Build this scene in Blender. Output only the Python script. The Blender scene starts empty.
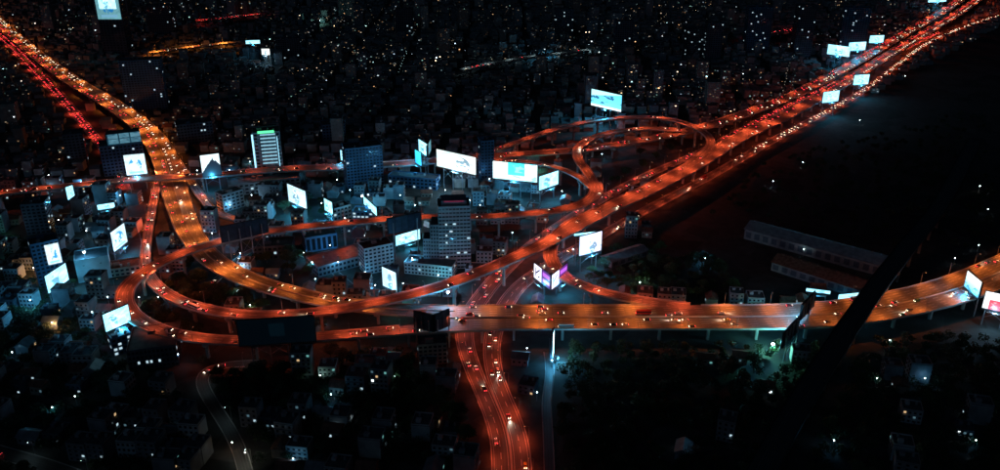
import bpy, math, random
import numpy as np
from mathutils import Vector

random.seed(7)
rng = np.random.default_rng(7)
R = math.radians
scene = bpy.context.scene
col = scene.collection

# ------------------------------------------------------------------ camera
CAM_H, F, PITCH = 330.0, 850.0, R(24.0)
cam_d = bpy.data.cameras.new('camera')
cam_d.sensor_width = 36.0
cam_d.lens = 36.0 * F / 1000.0
cam_d.clip_start = 1.0
cam_d.clip_end = 60000.0
cam = bpy.data.objects.new('camera', cam_d)
cam.location = (0, 0, CAM_H)
cam.rotation_euler = (R(90) - PITCH, 0, 0)
col.objects.link(cam)
scene.camera = cam

# ------------------------------------------------------------------ night sky, added dim fill, exposure
world = bpy.data.worlds.new('World')
scene.world = world
world.use_nodes = True
wn = world.node_tree
sky = wn.nodes.new('ShaderNodeTexSky')
sky.sky_type = 'NISHITA'
sky.sun_disc = False
sky.sun_elevation = R(32)
sky.sun_rotation = R(208)
sky.ozone_density = 6.0
wn.links.new(sky.outputs[0], wn.nodes['Background'].inputs[0])
wn.nodes['Background'].inputs[1].default_value = 0.0016
added_fill_d = bpy.data.lights.new('moon', 'SUN')  # added dim blue light from behind the camera for the facades
added_fill_d.energy = 0.026
added_fill_d.angle = R(2)
added_fill_d.color = (0.16, 0.55, 1.0)
moon = bpy.data.objects.new('moon', added_fill_d)
moon.rotation_euler = (R(58), 0, R(-28))
col.objects.link(moon)
scene.view_settings.view_transform = 'Standard'
scene.view_settings.look = 'None'
scene.view_settings.exposure = 0.0
scene.view_settings.gamma = 1.0
scene.view_settings.use_curve_mapping = False
scene.render.engine = 'CYCLES'
scene.cycles.use_denoising = True
scene.cycles.use_light_tree = True
scene.cycles.max_bounces = 4
scene.cycles.diffuse_bounces = 2
scene.cycles.glossy_bounces = 2
scene.cycles.transparent_max_bounces = 4
scene.cycles.sample_clamp_indirect = 1.5
scene.cycles.caustics_reflective = False
scene.cycles.caustics_refractive = False
scene.cycles.pixel_filter_type = 'BLACKMAN_HARRIS'
scene.cycles.filter_width = 1.6

# ------------------------------------------------------------------ survey helpers (ground plan)
CP, SP = math.cos(PITCH), math.sin(PITCH)
def at(px, py, z=0.0):
    """plan position of a surveyed point that lies at height z"""
    a, b = (px - 500) / F, (235 - py) / F
    d = (a, CP + b * SP, -SP + b * CP)
    t = (z - CAM_H) / d[2]
    return Vector((d[0] * t, d[1] * t, z))
def pix(p):
    """the inverse: used for choosing what to build in detail and for ordering names"""
    x, y, z = p[0], p[1], p[2] - CAM_H
    zz = y * CP - z * SP
    return 500 + F * x / zz, 235 - F * (y * SP + z * CP) / zz, F / zz
def in_frame(p, m=0):
    zz = p[1] * CP - (p[2] - CAM_H) * SP
    if zz < 5: return False
    x, y, s = pix(p)
    return -m < x < 1000 + m and -m < y < 470 + m

ONES = ['first', 'second', 'third', 'fourth', 'fifth', 'sixth', 'seventh', 'eighth', 'ninth', 'tenth', 'eleventh', 'twelfth',
        'thirteenth', 'fourteenth', 'fifteenth', 'sixteenth', 'seventeenth', 'eighteenth', 'nineteenth']
TENS = ['', '', 'twent', 'thirt', 'fort', 'fift', 'sixt', 'sevent', 'eight', 'ninet']
def ordinal(n):
    if n < 20: return ONES[n - 1]
    t, o = divmod(n, 10)
    if t > 9: return 'hundred-and-' + ordinal(n - 100)
    return TENS[t] + 'ieth' if o == 0 else TENS[t] + 'y-' + ONES[o - 1]

def tag(o, label=None, cat=None, group=None, kind=None):
    if label: o['label'] = label
    if cat: o['category'] = cat
    if group: o['group'] = group
    if kind: o['kind'] = kind
    return o
def link(name, data, parent=None, loc=None, rz=None):
    o = bpy.data.objects.new(name, data)
    col.objects.link(o)
    if parent: o.parent = parent
    if loc is not None: o.location = loc
    if rz is not None: o.rotation_euler = (0, 0, rz)
    return o
def empty(name, loc=(0, 0, 0), rz=0.0):
    o = link(name, None, None, loc, rz)
    o.empty_display_size = 1
    return o
def copy_tree(o, parent=None):
    c = o.copy(); col.objects.link(c); c.parent = parent
    for ch in list(KIDS.get(o.name, [])):
        d = copy_tree(ch, c)
        KIDS.setdefault(c.name, []).append(d)
    return c
KIDS = {}
def kid(o):
    KIDS.setdefault(o.parent.name, []).append(o)
    return o

# ------------------------------------------------------------------ materials
M = {}
def nodes_of(name):
    m = bpy.data.materials.new(name); m.use_nodes = True
    M[name] = m
    nt = m.node_tree
    return m, nt, nt.nodes['Principled BSDF']
def N(nt, t, **kw):
    n = nt.nodes.new(t)
    for k, v in kw.items(): setattr(n, k, v)
    return n
def surf(name, c, rough=0.8, var=0.35, scale=0.35, metal=0.0, bump=0.0, spec=0.3):
    """plain surface whose colour wanders with noise in object space"""
    m, nt, b = nodes_of(name)
    tc = N(nt, 'ShaderNodeTexCoord')
    nz = N(nt, 'ShaderNodeTexNoise'); nz.inputs['Scale'].default_value = scale; nz.inputs['Detail'].default_value = 6
    nt.links.new(tc.outputs['Object'], nz.inputs['Vector'])
    rp = N(nt, 'ShaderNodeValToRGB')
    rp.color_ramp.elements[0].position = 0.3; rp.color_ramp.elements[1].position = 0.7
    rp.color_ramp.elements[0].color = (*[v * (1 - var) for v in c], 1)
    rp.color_ramp.elements[1].color = (*[min(1, v * (1 + var)) for v in c], 1)
    nt.links.new(nz.outputs['Fac'], rp.inputs[0])
    nt.links.new(rp.outputs[0], b.inputs['Base Color'])
    b.inputs['Roughness'].default_value = rough
    b.inputs['Metallic'].default_value = metal
    b.inputs['Specular IOR Level'].default_value = spec
    if bump:
        bp = N(nt, 'ShaderNodeBump'); bp.inputs['Strength'].default_value = bump
        nt.links.new(nz.outputs['Fac'], bp.inputs['Height']); nt.links.new(bp.outputs[0], b.inputs['Normal'])
    return m
def tinted(name, rough=0.8, var=0.3, scale=0.25):
    """surface coloured per face from the attribute 'tint', with weather stains"""
    m, nt, b = nodes_of(name)
    at_ = N(nt, 'ShaderNodeAttribute', attribute_name='tint')
    tc = N(nt, 'ShaderNodeTexCoord')
    nz = N(nt, 'ShaderNodeTexNoise'); nz.inputs['Scale'].default_value = scale; nz.inputs['Detail'].default_value = 6
    nt.links.new(tc.outputs['Object'], nz.inputs['Vector'])
    mr = N(nt, 'ShaderNodeMapRange'); mr.inputs[1].default_value = 0.3; mr.inputs[2].default_value = 0.7
    mr.inputs[3].default_value = 1 - var; mr.inputs[4].default_value = 1 + var * 0.5
    nt.links.new(nz.outputs['Fac'], mr.inputs[0])
    mx = N(nt, 'ShaderNodeMix', data_type='RGBA', blend_type='MULTIPLY'); mx.inputs[0].default_value = 1
    nt.links.new(at_.outputs['Color'], mx.inputs[6]); nt.links.new(mr.outputs[0], mx.inputs[7])
    nt.links.new(mx.outputs[2], b.inputs['Base Color'])
    b.inputs['Roughness'].default_value = rough
    return m
def glow(name, c, strength, sample=False):
    m, nt, b = nodes_of(name)
    b.inputs['Base Color'].default_value = (0.1, 0.1, 0.1, 1)
    b.inputs['Emission Color'].default_value = (*c, 1)
    b.inputs['Emission Strength'].default_value = strength
    m.cycles.emission_sampling = 'AUTO' if sample else 'NONE'
    return m
def glow_tinted(name, strength):
    m, nt, b = nodes_of(name)
    a = N(nt, 'ShaderNodeAttribute', attribute_name='tint')
    b.inputs['Base Color'].default_value = (0.1, 0.1, 0.1, 1)
    nt.links.new(a.outputs['Color'], b.inputs['Emission Color'])
    b.inputs['Emission Strength'].default_value = strength
    m.cycles.emission_sampling = 'NONE'
    return m
def road_mat(name, base, lane=3.5):
    """paving: UV.x metres across, UV.y metres along; tyre tracks, joints and patches"""
    m, nt, b = nodes_of(name)
    uv = N(nt, 'ShaderNodeUVMap')
    sep = N(nt, 'ShaderNodeSeparateXYZ'); nt.links.new(uv.outputs[0], sep.inputs[0])
    def math_(op, a, bval=None, c=None):
        n = N(nt, 'ShaderNodeMath', operation=op)
        for i, v in enumerate((a, bval)):
            if v is None: continue
            if isinstance(v, (int, float)): n.inputs[i].default_value = v
            else: nt.links.new(v, n.inputs[i])
        return n.outputs[0]
    k = math_('MULTIPLY', sep.outputs[0], 2 * math.pi / lane * 2)
    track = math_('MULTIPLY', math_('ADD', math_('SINE', k), 1.0), 0.5)
    joint = math_('LESS_THAN', math_('FRACT', math_('DIVIDE', sep.outputs[1], 32.0)), 0.012)
    # long streaks: noise stretched along the road
    cmb = N(nt, 'ShaderNodeCombineXYZ')
    nt.links.new(math_('MULTIPLY', sep.outputs[0], 0.55), cmb.inputs[0]); nt.links.new(math_('MULTIPLY', sep.outputs[1], 0.018), cmb.inputs[1])
    nz = N(nt, 'ShaderNodeTexNoise'); nz.inputs['Scale'].default_value = 1.0; nz.inputs['Detail'].default_value = 5
    nt.links.new(cmb.outputs[0], nz.inputs['Vector'])
    nz2 = N(nt, 'ShaderNodeTexNoise'); nz2.inputs['Scale'].default_value = 0.07; nz2.inputs['Detail'].default_value = 4
    nt.links.new(uv.outputs[0], nz2.inputs['Vector'])
    f = math_('ADD', math_('MULTIPLY', track, 0.25), math_('MULTIPLY', nz.outputs['Fac'], 1.1))
    f = math_('ADD', f, math_('MULTIPLY', nz2.outputs['Fac'], 0.7))
    f = math_('SUBTRACT', f, math_('MULTIPLY', joint, 0.5))
    mr = N(nt, 'ShaderNodeMapRange'); mr.inputs[1].default_value = 0.55; mr.inputs[2].default_value = 1.5
    mr.inputs[3].default_value = 0.5; mr.inputs[4].default_value = 1.45
    nt.links.new(f, mr.inputs[0])
    mx = N(nt, 'ShaderNodeMix', data_type='RGBA', blend_type='MULTIPLY'); mx.inputs[0].default_value = 1
    mx.inputs[6].default_value = (*base, 1); nt.links.new(mr.outputs[0], mx.inputs[7])
    nt.links.new(mx.outputs[2], b.inputs['Base Color'])
    b.inputs['Roughness'].default_value = 0.55
    return m
def foliage(name, c):
    m, nt, b = nodes_of(name)
    tc = N(nt, 'ShaderNodeTexCoord')
    nz = N(nt, 'ShaderNodeTexNoise'); nz.inputs['Scale'].default_value = 0.9; nz.inputs['Detail'].default_value = 3
    nt.links.new(tc.outputs['Object'], nz.inputs['Vector'])
    rp = N(nt, 'ShaderNodeValToRGB')
    rp.color_ramp.elements[0].position = 0.35; rp.color_ramp.elements[1].position = 0.68
    rp.color_ramp.elements[0].color = (*[v * 0.5 for v in c], 1); rp.color_ramp.elements[1].color = (*[v * 1.5 for v in c], 1)
    nt.links.new(nz.outputs['Fac'], rp.inputs[0]); nt.links.new(rp.outputs[0], b.inputs['Base Color'])
    b.inputs['Roughness'].default_value = 0.6
    return m

road_mat('concrete_deck', (0.20, 0.185, 0.17))
road_mat('asphalt', (0.085, 0.083, 0.08))
surf('concrete', (0.36, 0.35, 0.33), 0.85, 0.35, 0.15)
surf('barrier', (0.42, 0.40, 0.38), 0.85, 0.3, 0.1)
surf('paint_white', (0.72, 0.71, 0.68), 0.6, 0.25, 0.5)
surf('galvanised', (0.35, 0.36, 0.37), 0.45, 0.2, 1.0, 0.6)
surf('dark_steel', (0.03, 0.035, 0.045), 0.55, 0.4, 0.6, 0.3)
surf('panel_back', (0.055, 0.075, 0.11), 0.6, 0.35, 0.2, 0.2)
surf('roof_dark', (0.10, 0.11, 0.12), 0.8, 0.4, 0.2)
surf('roof_tile', (0.22, 0.10, 0.07), 0.8, 0.4, 0.4)
surf('roof_metal', (0.30, 0.34, 0.36), 0.45, 0.3, 0.2, 0.3)
surf('wall_white', (0.55, 0.57, 0.58), 0.8, 0.2, 0.12)
surf('wall_grey', (0.28, 0.30, 0.32), 0.8, 0.3, 0.12)
surf('wall_dark', (0.10, 0.13, 0.17), 0.6, 0.3, 0.12)
surf('wall_blue', (0.10, 0.22, 0.36), 0.7, 0.25, 0.12)
surf('wall_warm', (0.42, 0.34, 0.27), 0.8, 0.25, 0.12)
surf('glass_dark', (0.02, 0.03, 0.04), 0.12, 0.3, 0.3, 0.0, 0.0, 0.6)
surf('bark', (0.09, 0.065, 0.045), 0.9, 0.4, 2.0)
surf('rubber', (0.02, 0.02, 0.02), 0.9, 0.2, 2.0)
surf('water_tank', (0.35, 0.4, 0.42), 0.4, 0.2, 0.5, 0.4)
foliage('leaf_dark', (0.035, 0.07, 0.028))
foliage('leaf_mid', (0.055, 0.11, 0.035))
foliage('leaf_olive', (0.075, 0.09, 0.035))
tinted('city_wall')
glow_tinted('lit_window', 4.6)
glow('window_cool', (0.62, 0.88, 1.0), 0.8)
glow('window_warm', (1.0, 0.66, 0.32), 0.7)
glow('window_dim', (0.35, 0.72, 0.9), 0.16)
glow('window_bright', (0.8, 0.95, 1.0), 2.6)
glow('window_teal', (0.3, 0.9, 0.85), 0.4)
glow('headlight', (1.0, 0.82, 0.6), 15.0)
glow('taillight', (1.0, 0.045, 0.06), 15.0)
glow('sodium_lens', (1.0, 0.36, 0.09), 9.0)
glow('cool_lens', (0.72, 0.95, 1.0), 30.0)
glow('green_lens', (0.4, 1.0, 0.8), 90.0)

# ground: dirt, concrete yards and asphalt lanes in patches
m, nt, b = nodes_of('ground')
tc = N(nt, 'ShaderNodeTexCoord')
vo = N(nt, 'ShaderNodeTexVoronoi'); vo.inputs['Scale'].default_value = 0.035
nz = N(nt, 'ShaderNodeTexNoise'); nz.inputs['Scale'].default_value = 0.12; nz.inputs['Detail'].default_value = 8
nt.links.new(tc.outputs['Object'], vo.inputs['Vector']); nt.links.new(tc.outputs['Object'], nz.inputs['Vector'])
mx = N(nt, 'ShaderNodeMix', data_type='RGBA', blend_type='OVERLAY'); mx.inputs[0].default_value = 0.8
rp = N(nt, 'ShaderNodeValToRGB')
rp.color_ramp.elements[0].color = (0.02, 0.024, 0.02, 1); rp.color_ramp.elements[1].color = (0.08, 0.08, 0.075, 1)
nt.links.new(vo.outputs['Color'], rp.inputs[0]); nt.links.new(rp.outputs[0], mx.inputs[6]); nt.links.new(nz.outputs['Fac'], mx.inputs[7])
nt.links.new(mx.outputs[2], b.inputs['Base Color']); b.inputs['Roughness'].default_value = 0.9

CAR_COLS = {'white': (0.75, 0.75, 0.74), 'silver': (0.45, 0.46, 0.48), 'black': (0.015, 0.015, 0.018), 'grey': (0.16, 0.165, 0.17),
            'red': (0.4, 0.03, 0.03), 'pink': (0.65, 0.12, 0.3), 'green': (0.05, 0.3, 0.12), 'yellow': (0.6, 0.42, 0.04), 'blue': (0.04, 0.1, 0.35)}
for k, c in CAR_COLS.items():
    surf('car_' + k, c, 0.3, 0.08, 0.5, 0.1, 0, 0.5)

# ------------------------------------------------------------------ mesh builder
class MB:
    def __init__(s): s.v = []; s.f = []; s.t = []
    def box(s, c, size, rz=0.0, tint=None, taper=1.0, nobottom=False):
        x, y, z = size[0] / 2, size[1] / 2, size[2] / 2
        ca, sa = math.cos(rz), math.sin(rz)
        n = len(s.v)
        for dz in (-z, z):
            k = taper if dz > 0 else 1
            for dx, dy in ((-x, -y), (x, -y), (x, y), (-x, y)):
                dx *= k; dy *= k
                s.v.append((c[0] + dx * ca - dy * sa, c[1] + dx * sa + dy * ca, c[2] + dz))
        fs = [(4, 5, 6, 7), (0, 1, 5, 4), (1, 2, 6, 5), (2, 3, 7, 6), (3, 0, 4, 7)]
        if not nobottom: fs.append((3, 2, 1, 0))
        for f in fs:
            s.f.append(tuple(n + i for i in f)); s.t.append(tint)
    def gable(s, c, size, rise, rz=0.0, tint=None, over=0.5):
        """pitched roof standing on height c.z"""
        x, y = size[0] / 2 + over, size[1] / 2 + over
        ca, sa = math.cos(rz), math.sin(rz)
        n = len(s.v)
        for dx, dy, dz in ((-x, -y, 0), (x, -y, 0), (x, y, 0), (-x, y, 0), (-x, 0, rise), (x, 0, rise)):
            s.v.append((c[0] + dx * ca - dy * sa, c[1] + dx * sa + dy * ca, c[2] + dz))
        for f in ((0, 1, 5, 4), (2, 3, 4, 5), (0, 4, 3), (1, 2, 5), (3, 2, 1, 0)):
            s.f.append(tuple(n + i for i in f)); s.t.append(tint)
    def tube(s, a, b_, r0, r1, seg=8, tint=None, cap=True):
        a, b_ = Vector(a), Vector(b_)
        d = (b_ - a).normalized()
        u = d.orthogonal().normalized(); w = d.cross(u)
        n = len(s.v)
        for p, r in ((a, r0), (b_, r1)):
            for i in range(seg):
                t = 2 * math.pi * i / seg
                s.v.append(tuple(p + u * (math.cos(t) * r) + w * (math.sin(t) * r)))
        for i in range(seg):
            j = (i + 1) % seg
            s.f.append((n + i, n + j, n + seg + j, n + seg + i)); s.t.append(tint)
        if cap:
            s.f.append(tuple(n + seg + i for i in range(seg))); s.t.append(tint)
            s.f.append(tuple(n + seg - 1 - i for i in range(seg))); s.t.append(tint)
    def quad(s, a, b_, c, d, tint=None):
        n = len(s.v); s.v += [tuple(a), tuple(b_), tuple(c), tuple(d)]
        s.f.append((n, n + 1, n + 2, n + 3)); s.t.append(tint)
    def prism(s, prof, y0, y1, tint=None):
        """profile in x-z swept along y"""
        n, k = len(s.v), len(prof)
        for y in (y0, y1):
            for x, z in prof: s.v.append((x, y, z))
        for i in range(k):
            j = (i + 1) % k
            s.f.append((n + i, n + j, n + k + j, n + k + i)); s.t.append(tint)
        s.f.append(tuple(n + k - 1 - i for i in range(k))); s.t.append(tint)
        s.f.append(tuple(n + k + i for i in range(k))); s.t.append(tint)
    def mesh(s, name, mat):
        me = bpy.data.meshes.new(name)
        me.from_pydata(s.v, [], s.f)
        me.materials.append(M[mat] if isinstance(mat, str) else mat)
        if any(t is not None for t in s.t):
            a = me.attributes.new('tint', 'FLOAT_COLOR', 'FACE')
            arr = np.array([(*(t if t is not None else (0.3, 0.3, 0.3)), 1.0) for t in s.t], dtype=np.float32)
            a.data.foreach_set('color', arr.ravel())
        me.update()
        return me
    def build(s, name, mat, parent=None, loc=None, rz=None):
        return link(name, s.mesh(name, mat), parent, loc, rz)

# ------------------------------------------------------------------ ground
g = MB(); g.quad((-20000, -8000, 0), (20000, -8000, 0), (20000, 30000, 0), (-20000, 30000, 0))
ground = g.build('ground', 'ground'); tag(ground, kind='structure')

# ------------------------------------------------------------------ roads
def spline(pts, step):
    """Catmull-Rom through (x, y, z, w) resampled evenly"""
    P = [np.array(p, float) for p in pts]
    P = [2 * P[0] - P[1]] + P + [2 * P[-1] - P[-2]]
    out = []
    for i in range(1, len(P) - 2):
        p0, p1, p2, p3 = P[i - 1], P[i], P[i + 1], P[i + 2]
        # centripetal knots
        d1 = max(np.linalg.norm((p1 - p0)[:2]) ** 0.5, 1e-3); d2 = max(np.linalg.norm((p2 - p1)[:2]) ** 0.5, 1e-3); d3 = max(np.linalg.norm((p3 - p2)[:2]) ** 0.5, 1e-3)
        t0, t1, t2, t3 = 0, d1, d1 + d2, d1 + d2 + d3
        for k in range(40):
            t = t1 + (t2 - t1) * k / 40
            a1 = (t1 - t) / (t1 - t0) * p0 + (t - t0) / (t1 - t0) * p1
            a2 = (t2 - t) / (t2 - t1) * p1 + (t - t1) / (t2 - t1) * p2
            a3 = (t3 - t) / (t3 - t2) * p2 + (t - t2) / (t3 - t2) * p3
            b1 = (t2 - t) / (t2 - t0) * a1 + (t - t0) / (t2 - t0) * a2
            b2 = (t3 - t) / (t3 - t1) * a2 + (t - t1) / (t3 - t1) * a3
            out.append((t2 - t) / (t2 - t1) * b1 + (t - t1) / (t2 - t1) * b2)
    out.append(P[-2])
    out = np.array(out)
    # smooth away wobbles
    seg = np.linalg.norm(np.diff(out[:, :2], axis=0), axis=1)
    L = np.concatenate([[0], np.cumsum(seg)])
    n = max(2, int(L[-1] / step))
    q = np.linspace(0, L[-1], n + 1)
    res = np.stack([np.interp(q, L, out[:, i]) for i in range(4)], axis=1)
    for _ in range(10):
        res[1:-1] = 0.25 * res[:-2] + 0.5 * res[1:-1] + 0.25 * res[2:]
    return res
class Road: pass
ROADS = []
def road(key, pts, width, where, start, elevated=True, oneway=0, median=False, lamp=36, lampside=(1, -1), lampkind='sodium',
         mat=None, step=6.0, density=1.0, name=None, parapet=1.0, markings=True):
    r = Road()
    r.key, r.where, r.start, r.elev, r.oneway, r.median = key, where, start, elevated, oneway, median
    r.lamp, r.lampside, r.lampkind, r.density, r.parapet, r.markings = lamp, lampside, lampkind, density, parapet, markings
    W = []
    for p in pts:
        q = at(p[0], p[1], p[2])
        W.append((q.x, q.y, q.z, p[3] if len(p) > 3 else width))
    S = spline(W, step)
    r.c = S[:, :3]; r.w = S[:, 3]
    t = np.gradient(S[:, :2], axis=0); t /= np.linalg.norm(t, axis=1)[:, None]
    r.t = t; r.n = np.stack([-t[:, 1], t[:, 0]], axis=1)          # n points to the left of travel
    r.s = np.concatenate([[0], np.cumsum(np.linalg.norm(np.diff(S[:, :2], axis=0), axis=1))])
    r.mat = mat or ('concrete_deck' if elevated else 'asphalt')
    r.name = name or ('elevated_expressway' if elevated else 'road')
    ROADS.append(r)
    return r

road('A', [(425, 318.5, 14), (500, 317.5, 14), (600, 317, 14), (700, 317, 14), (800, 316, 14), (850, 312, 14), (900, 303.5, 14), (950, 291, 14),
           (1000, 272, 14), (1060, 243, 14)], 37, 'the broad lower expressway', 'left', median=True, lamp=33, density=0.8)
road('D', [(159, 176, 1.0, 9), (153, 205, 1.5, 9), (147.5, 237, 3, 9), (145, 258, 6, 9), (150, 278, 9, 10), (168, 295, 12, 11), (200, 308, 15, 12), (250, 315.5, 18, 12),
           (320, 312, 21, 12), (380, 302, 22, 13), (440, 287, 22, 14), (490, 268, 22, 14), (540, 246, 21, 14), (580, 224.5, 20, 17), (610, 208, 20, 19), (650, 189, 19, 21), (700, 162, 18, 21),
           (735, 140, 17, 21), (785, 116, 16, 21), (850, 79, 15, 22), (905, 45, 14, 22), (960, 12, 14, 22), (985, -6, 14, 22)], 14,
     'the long diagonal expressway', 'lower left', lamp=34, lampside=(1, -1), density=1.25)
road('J', [(-60, 198, 16, 14), (0, 193, 16, 14), (60, 187, 16, 14), (120, 181, 16, 14), (170, 177.5, 16, 15), (205, 176, 16, 16), (250, 171.5, 16, 17), (300, 168.5, 16, 18), (345, 167, 16, 18), (410, 163, 16, 18),
           (490, 156.5, 16, 18), (535, 153.5, 16, 18), (585, 149.5, 16, 18), (640, 141, 16, 18), (700, 128, 16, 19), (750, 112, 16, 20), (800, 92, 15, 21),
           (850, 65.5, 14.5, 22), (897, 38, 14, 22), (945, 10, 14, 22), (970, -8, 14, 22)], 18,
     'the upper expressway', 'left', lamp=38, lampside=(1, -1), density=0.8)
road('N', [(-70, -30, 9, 24), (-20, 6, 9, 24), (25, 45, 9, 25), (70, 79, 9, 26), (110, 103, 9, 27), (142, 126, 9, 28), (161, 150, 9, 29), (171, 178, 9, 28), (180, 208, 9, 25), (193, 238, 10, 22),
           (215, 262, 11, 21), (252, 281, 12, 20), (300, 295, 13, 19), (350, 305, 13.6, 18), (400, 310, 13.8, 18), (455, 311.5, 13.9, 17)], 24,
     'the wide expressway from top left', 'top', median=True, lamp=34, density=1.1)
road('E', [(594, 182, 20, 14), (598, 191, 20, 14), (588, 202, 20, 14), (562, 210, 20, 13), (520, 215, 20, 13), (480, 217.5, 20, 12.5), (440, 217, 21, 12.5), (400, 218.5, 22, 12.5), (350, 223, 22, 12.5), (300, 227.5, 22, 12.5),
           (262, 233, 22, 12.5), (220, 241.5, 22, 12.5), (180, 254, 21, 12.5), (148, 269, 20, 13), (127, 285, 19, 13.5), (123, 302, 18, 14), (136, 319, 17, 13.5), (164, 332, 16, 12.5), (205, 339.5, 15.5, 12), (255, 341, 15, 12),
           (320, 337, 14.5, 12), (380, 332, 14, 13), (430, 328, 13.85, 14), (490, 326, 13.85, 14)], 12.5,
     'the big left loop ramp', 'its right end', oneway=1, lamp=33, lampside=(-1,), density=0.5)
road('G', [(486, 160.5, 16.6), (515, 161, 17, 9), (545, 164.5, 18, 9), (568, 171.5, 19, 9.5), (584, 180, 19.8, 10), (592, 188, 19.8, 10)], 9,
     'the ramp rounding the cyan billboard', 'left', oneway=1, lamp=34, lampside=(1,), density=0.4)
road('H', [(688, 131, 17.5), (655, 128.5, 21), (620, 131, 23), (592, 138, 24), (578, 147, 24), (577, 157, 24), (584, 168, 22.5), (592, 178, 20.5), (597, 190, 19.7)], 11,
     'the inner crossing ramp', 'its right end', oneway=1, lamp=33, lampside=(1,), density=0.4)
road('I', [(478, 155.5, 15.7), (500, 148.5, 17), (530, 138, 18), (560, 128, 19), (600, 120, 20), (640, 117, 22), (672, 119.5, 24), (695, 127, 25), (710, 137, 24), (712, 145, 21), (700, 156, 18.6), (684, 168, 18.2)], 10,
     'the outermost far ramp', 'left', oneway=1, lamp=36, lampside=(1,), density=0.4)
road('L', [(622, 202, 19.6), (592, 213.5, 19.3), (568, 225, 19), (553, 240, 18.5), (549, 253, 18), (553, 267, 17), (566, 279, 16), (592, 290, 15), (630, 299, 14.2), (690, 307, 13.8)], 12,
     'the ramp behind the purple billboard', 'its top', oneway=1, lamp=30, lampside=(-1,), density=0.6)
road('M1', [(940, 32, 0.3, 10), (850, 76, 0.3, 10), (760, 120, 0.3, 10), (700, 152, 0.3, 11), (645, 176, 0.3, 12), (600, 200, 0.3, 12), (550, 232, 0.3, 13), (510, 264, 0.3, 14), (482, 296, 0.3, 15), (464, 326, 0.3, 14), (468, 355, 0.3, 12), (484, 395, 0.3, 11.2), (498, 430, 0.3, 11.2), (502, 475, 0.3, 11.5), (497, 540, 0.3, 12)], 14,
     'the street left of the diagonal', 'top', elevated=False, oneway=-1, lamp=25, lampside=(-1,), density=1.6)
road('M2', [(1030, 8, 0.34, 10), (985, 20, 0.34, 10), (930, 42, 0.34, 10), (860, 93, 0.34, 11), (770, 142, 0.34, 12), (712, 175, 0.34, 12), (655, 205, 0.34, 12), (600, 236, 0.34, 12), (552, 263, 0.34, 13), (520, 285, 0.34, 13), (502, 310, 0.34, 14), (492, 340, 0.34, 12.5), (493, 368, 0.34, 11.5), (503.5, 398, 0.34, 11.2), (517.5, 432, 0.34, 11.2), (522.5, 475, 0.34, 11.5), (519, 540, 0.34, 12)], 14,
     'the street right of the diagonal', 'top', elevated=False, oneway=1, lamp=25, lampside=(1,), density=1.6)
road('Q', [(-52, -5, 0.3, 18), (7, 42, 0.3, 20), (39, 74, 0.3, 20), (63, 100, 0.3, 16), (89, 130, 0.3, 12), (112, 160, 0.3, 12), (126, 190, 0.3, 10)], 12,
     'the red jammed street at left', 'top', elevated=False, oneway=-1, lamp=45, lampside=(-1,), density=2.6)
road('V', [(176, 160, 8.6, 9), (189, 178, 6, 9), (203, 199, 3, 9), (216, 213, 1, 9), (238, 220, 0.4, 9)], 9,
     'the short exit ramp', 'top', oneway=1, lamp=32, lampside=(1,), density=1.0)
road('X', [(975, 140, 27), (940, 205, 27), (905, 250, 27), (872, 293, 27), (843, 336, 27), (802, 400, 27), (758, 480, 27), (730, 560, 27)], 15,
     'the unlit railway viaduct', 'the top', lamp=0, density=0, mat='asphalt', name='railway_viaduct', parapet=1.6, markings=False)
road('T1', [(462, 70, 12), (490, 64, 12), (520, 58.5, 12), (555, 54, 12), (590, 50, 12)], 12, 'the far white-lit street', 'left', elevated=True, lamp=30, lampkind='cool', density=0.5)
road('T3', [(150, 53, 10), (185, 48, 10), (215, 44.5, 10), (250, 41, 10)], 14, 'the far orange-lit street', 'left', elevated=True, lamp=32, density=1.0)
road('T4', [(196, 21, 14), (226, 18, 14), (262, 14, 14)], 16, 'the far red jam at upper left', 'left', elevated=True, oneway=1, lamp=60, density=7)
road('T5', [(748, 34, 14), (776, 32, 14), (812, 27, 14)], 16, 'the far red jam at upper right', 'left', elevated=True, oneway=1, lamp=60, density=4)
road('S1', [(262, 363, 0.3), (225, 364, 0.3), (200, 369, 0.3), (203, 388, 0.3), (220, 415, 0.3), (238, 445, 0.3), (250, 490, 0.3)], 8, 'the narrow lower left street', 'top', elevated=False, lamp=45, lampkind='cool_dim', lampside=(1,), density=0.3, markings=False)
road('S4', [(-40, 440, 0.3), (10, 455, 0.3), (50, 466, 0.3), (110, 490, 0.3)], 10, 'the street in the bottom left corner', 'left', elevated=False, lamp=40, lampkind='cool_dim', lampside=(1,), density=0.4, markings=False)
road('S2', [(548, 352, 0.3), (551, 372, 0.3), (546, 398, 0.3), (548, 430, 0.3), (550, 490, 0.3)], 6, 'the lane beside the red boulevard', 'top', elevated=False, lamp=0, density=0, markings=False)
road('S3', [(205, 290, 0.2), (262, 245, 0.2), (320, 262, 0.2), (350, 285, 0.2)], 6, 'the lane among the blocks', 'left', elevated=False, lamp=0, density=0.3, markings=False)
RK = {r.key: r for r in ROADS}

ALLC = np.concatenate([r.c for r in ROADS]); ALLW = np.concatenate([r.w for r in ROADS])
ALLI = np.concatenate([np.full(len(r.c), i) for i, r in enumerate(ROADS)])
def road_hits(p, skip=None, zlo=-1e9, zhi=1e9, pad=0.0):
    d2 = (ALLC[:, 0] - p[0]) ** 2 + (ALLC[:, 1] - p[1]) ** 2
    m = (d2 < (ALLW / 2 + pad) ** 2) & (ALLC[:, 2] > zlo) & (ALLC[:, 2] < zhi)
    if skip is not None: m &= ALLI != skip
    return m.any()

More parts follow.
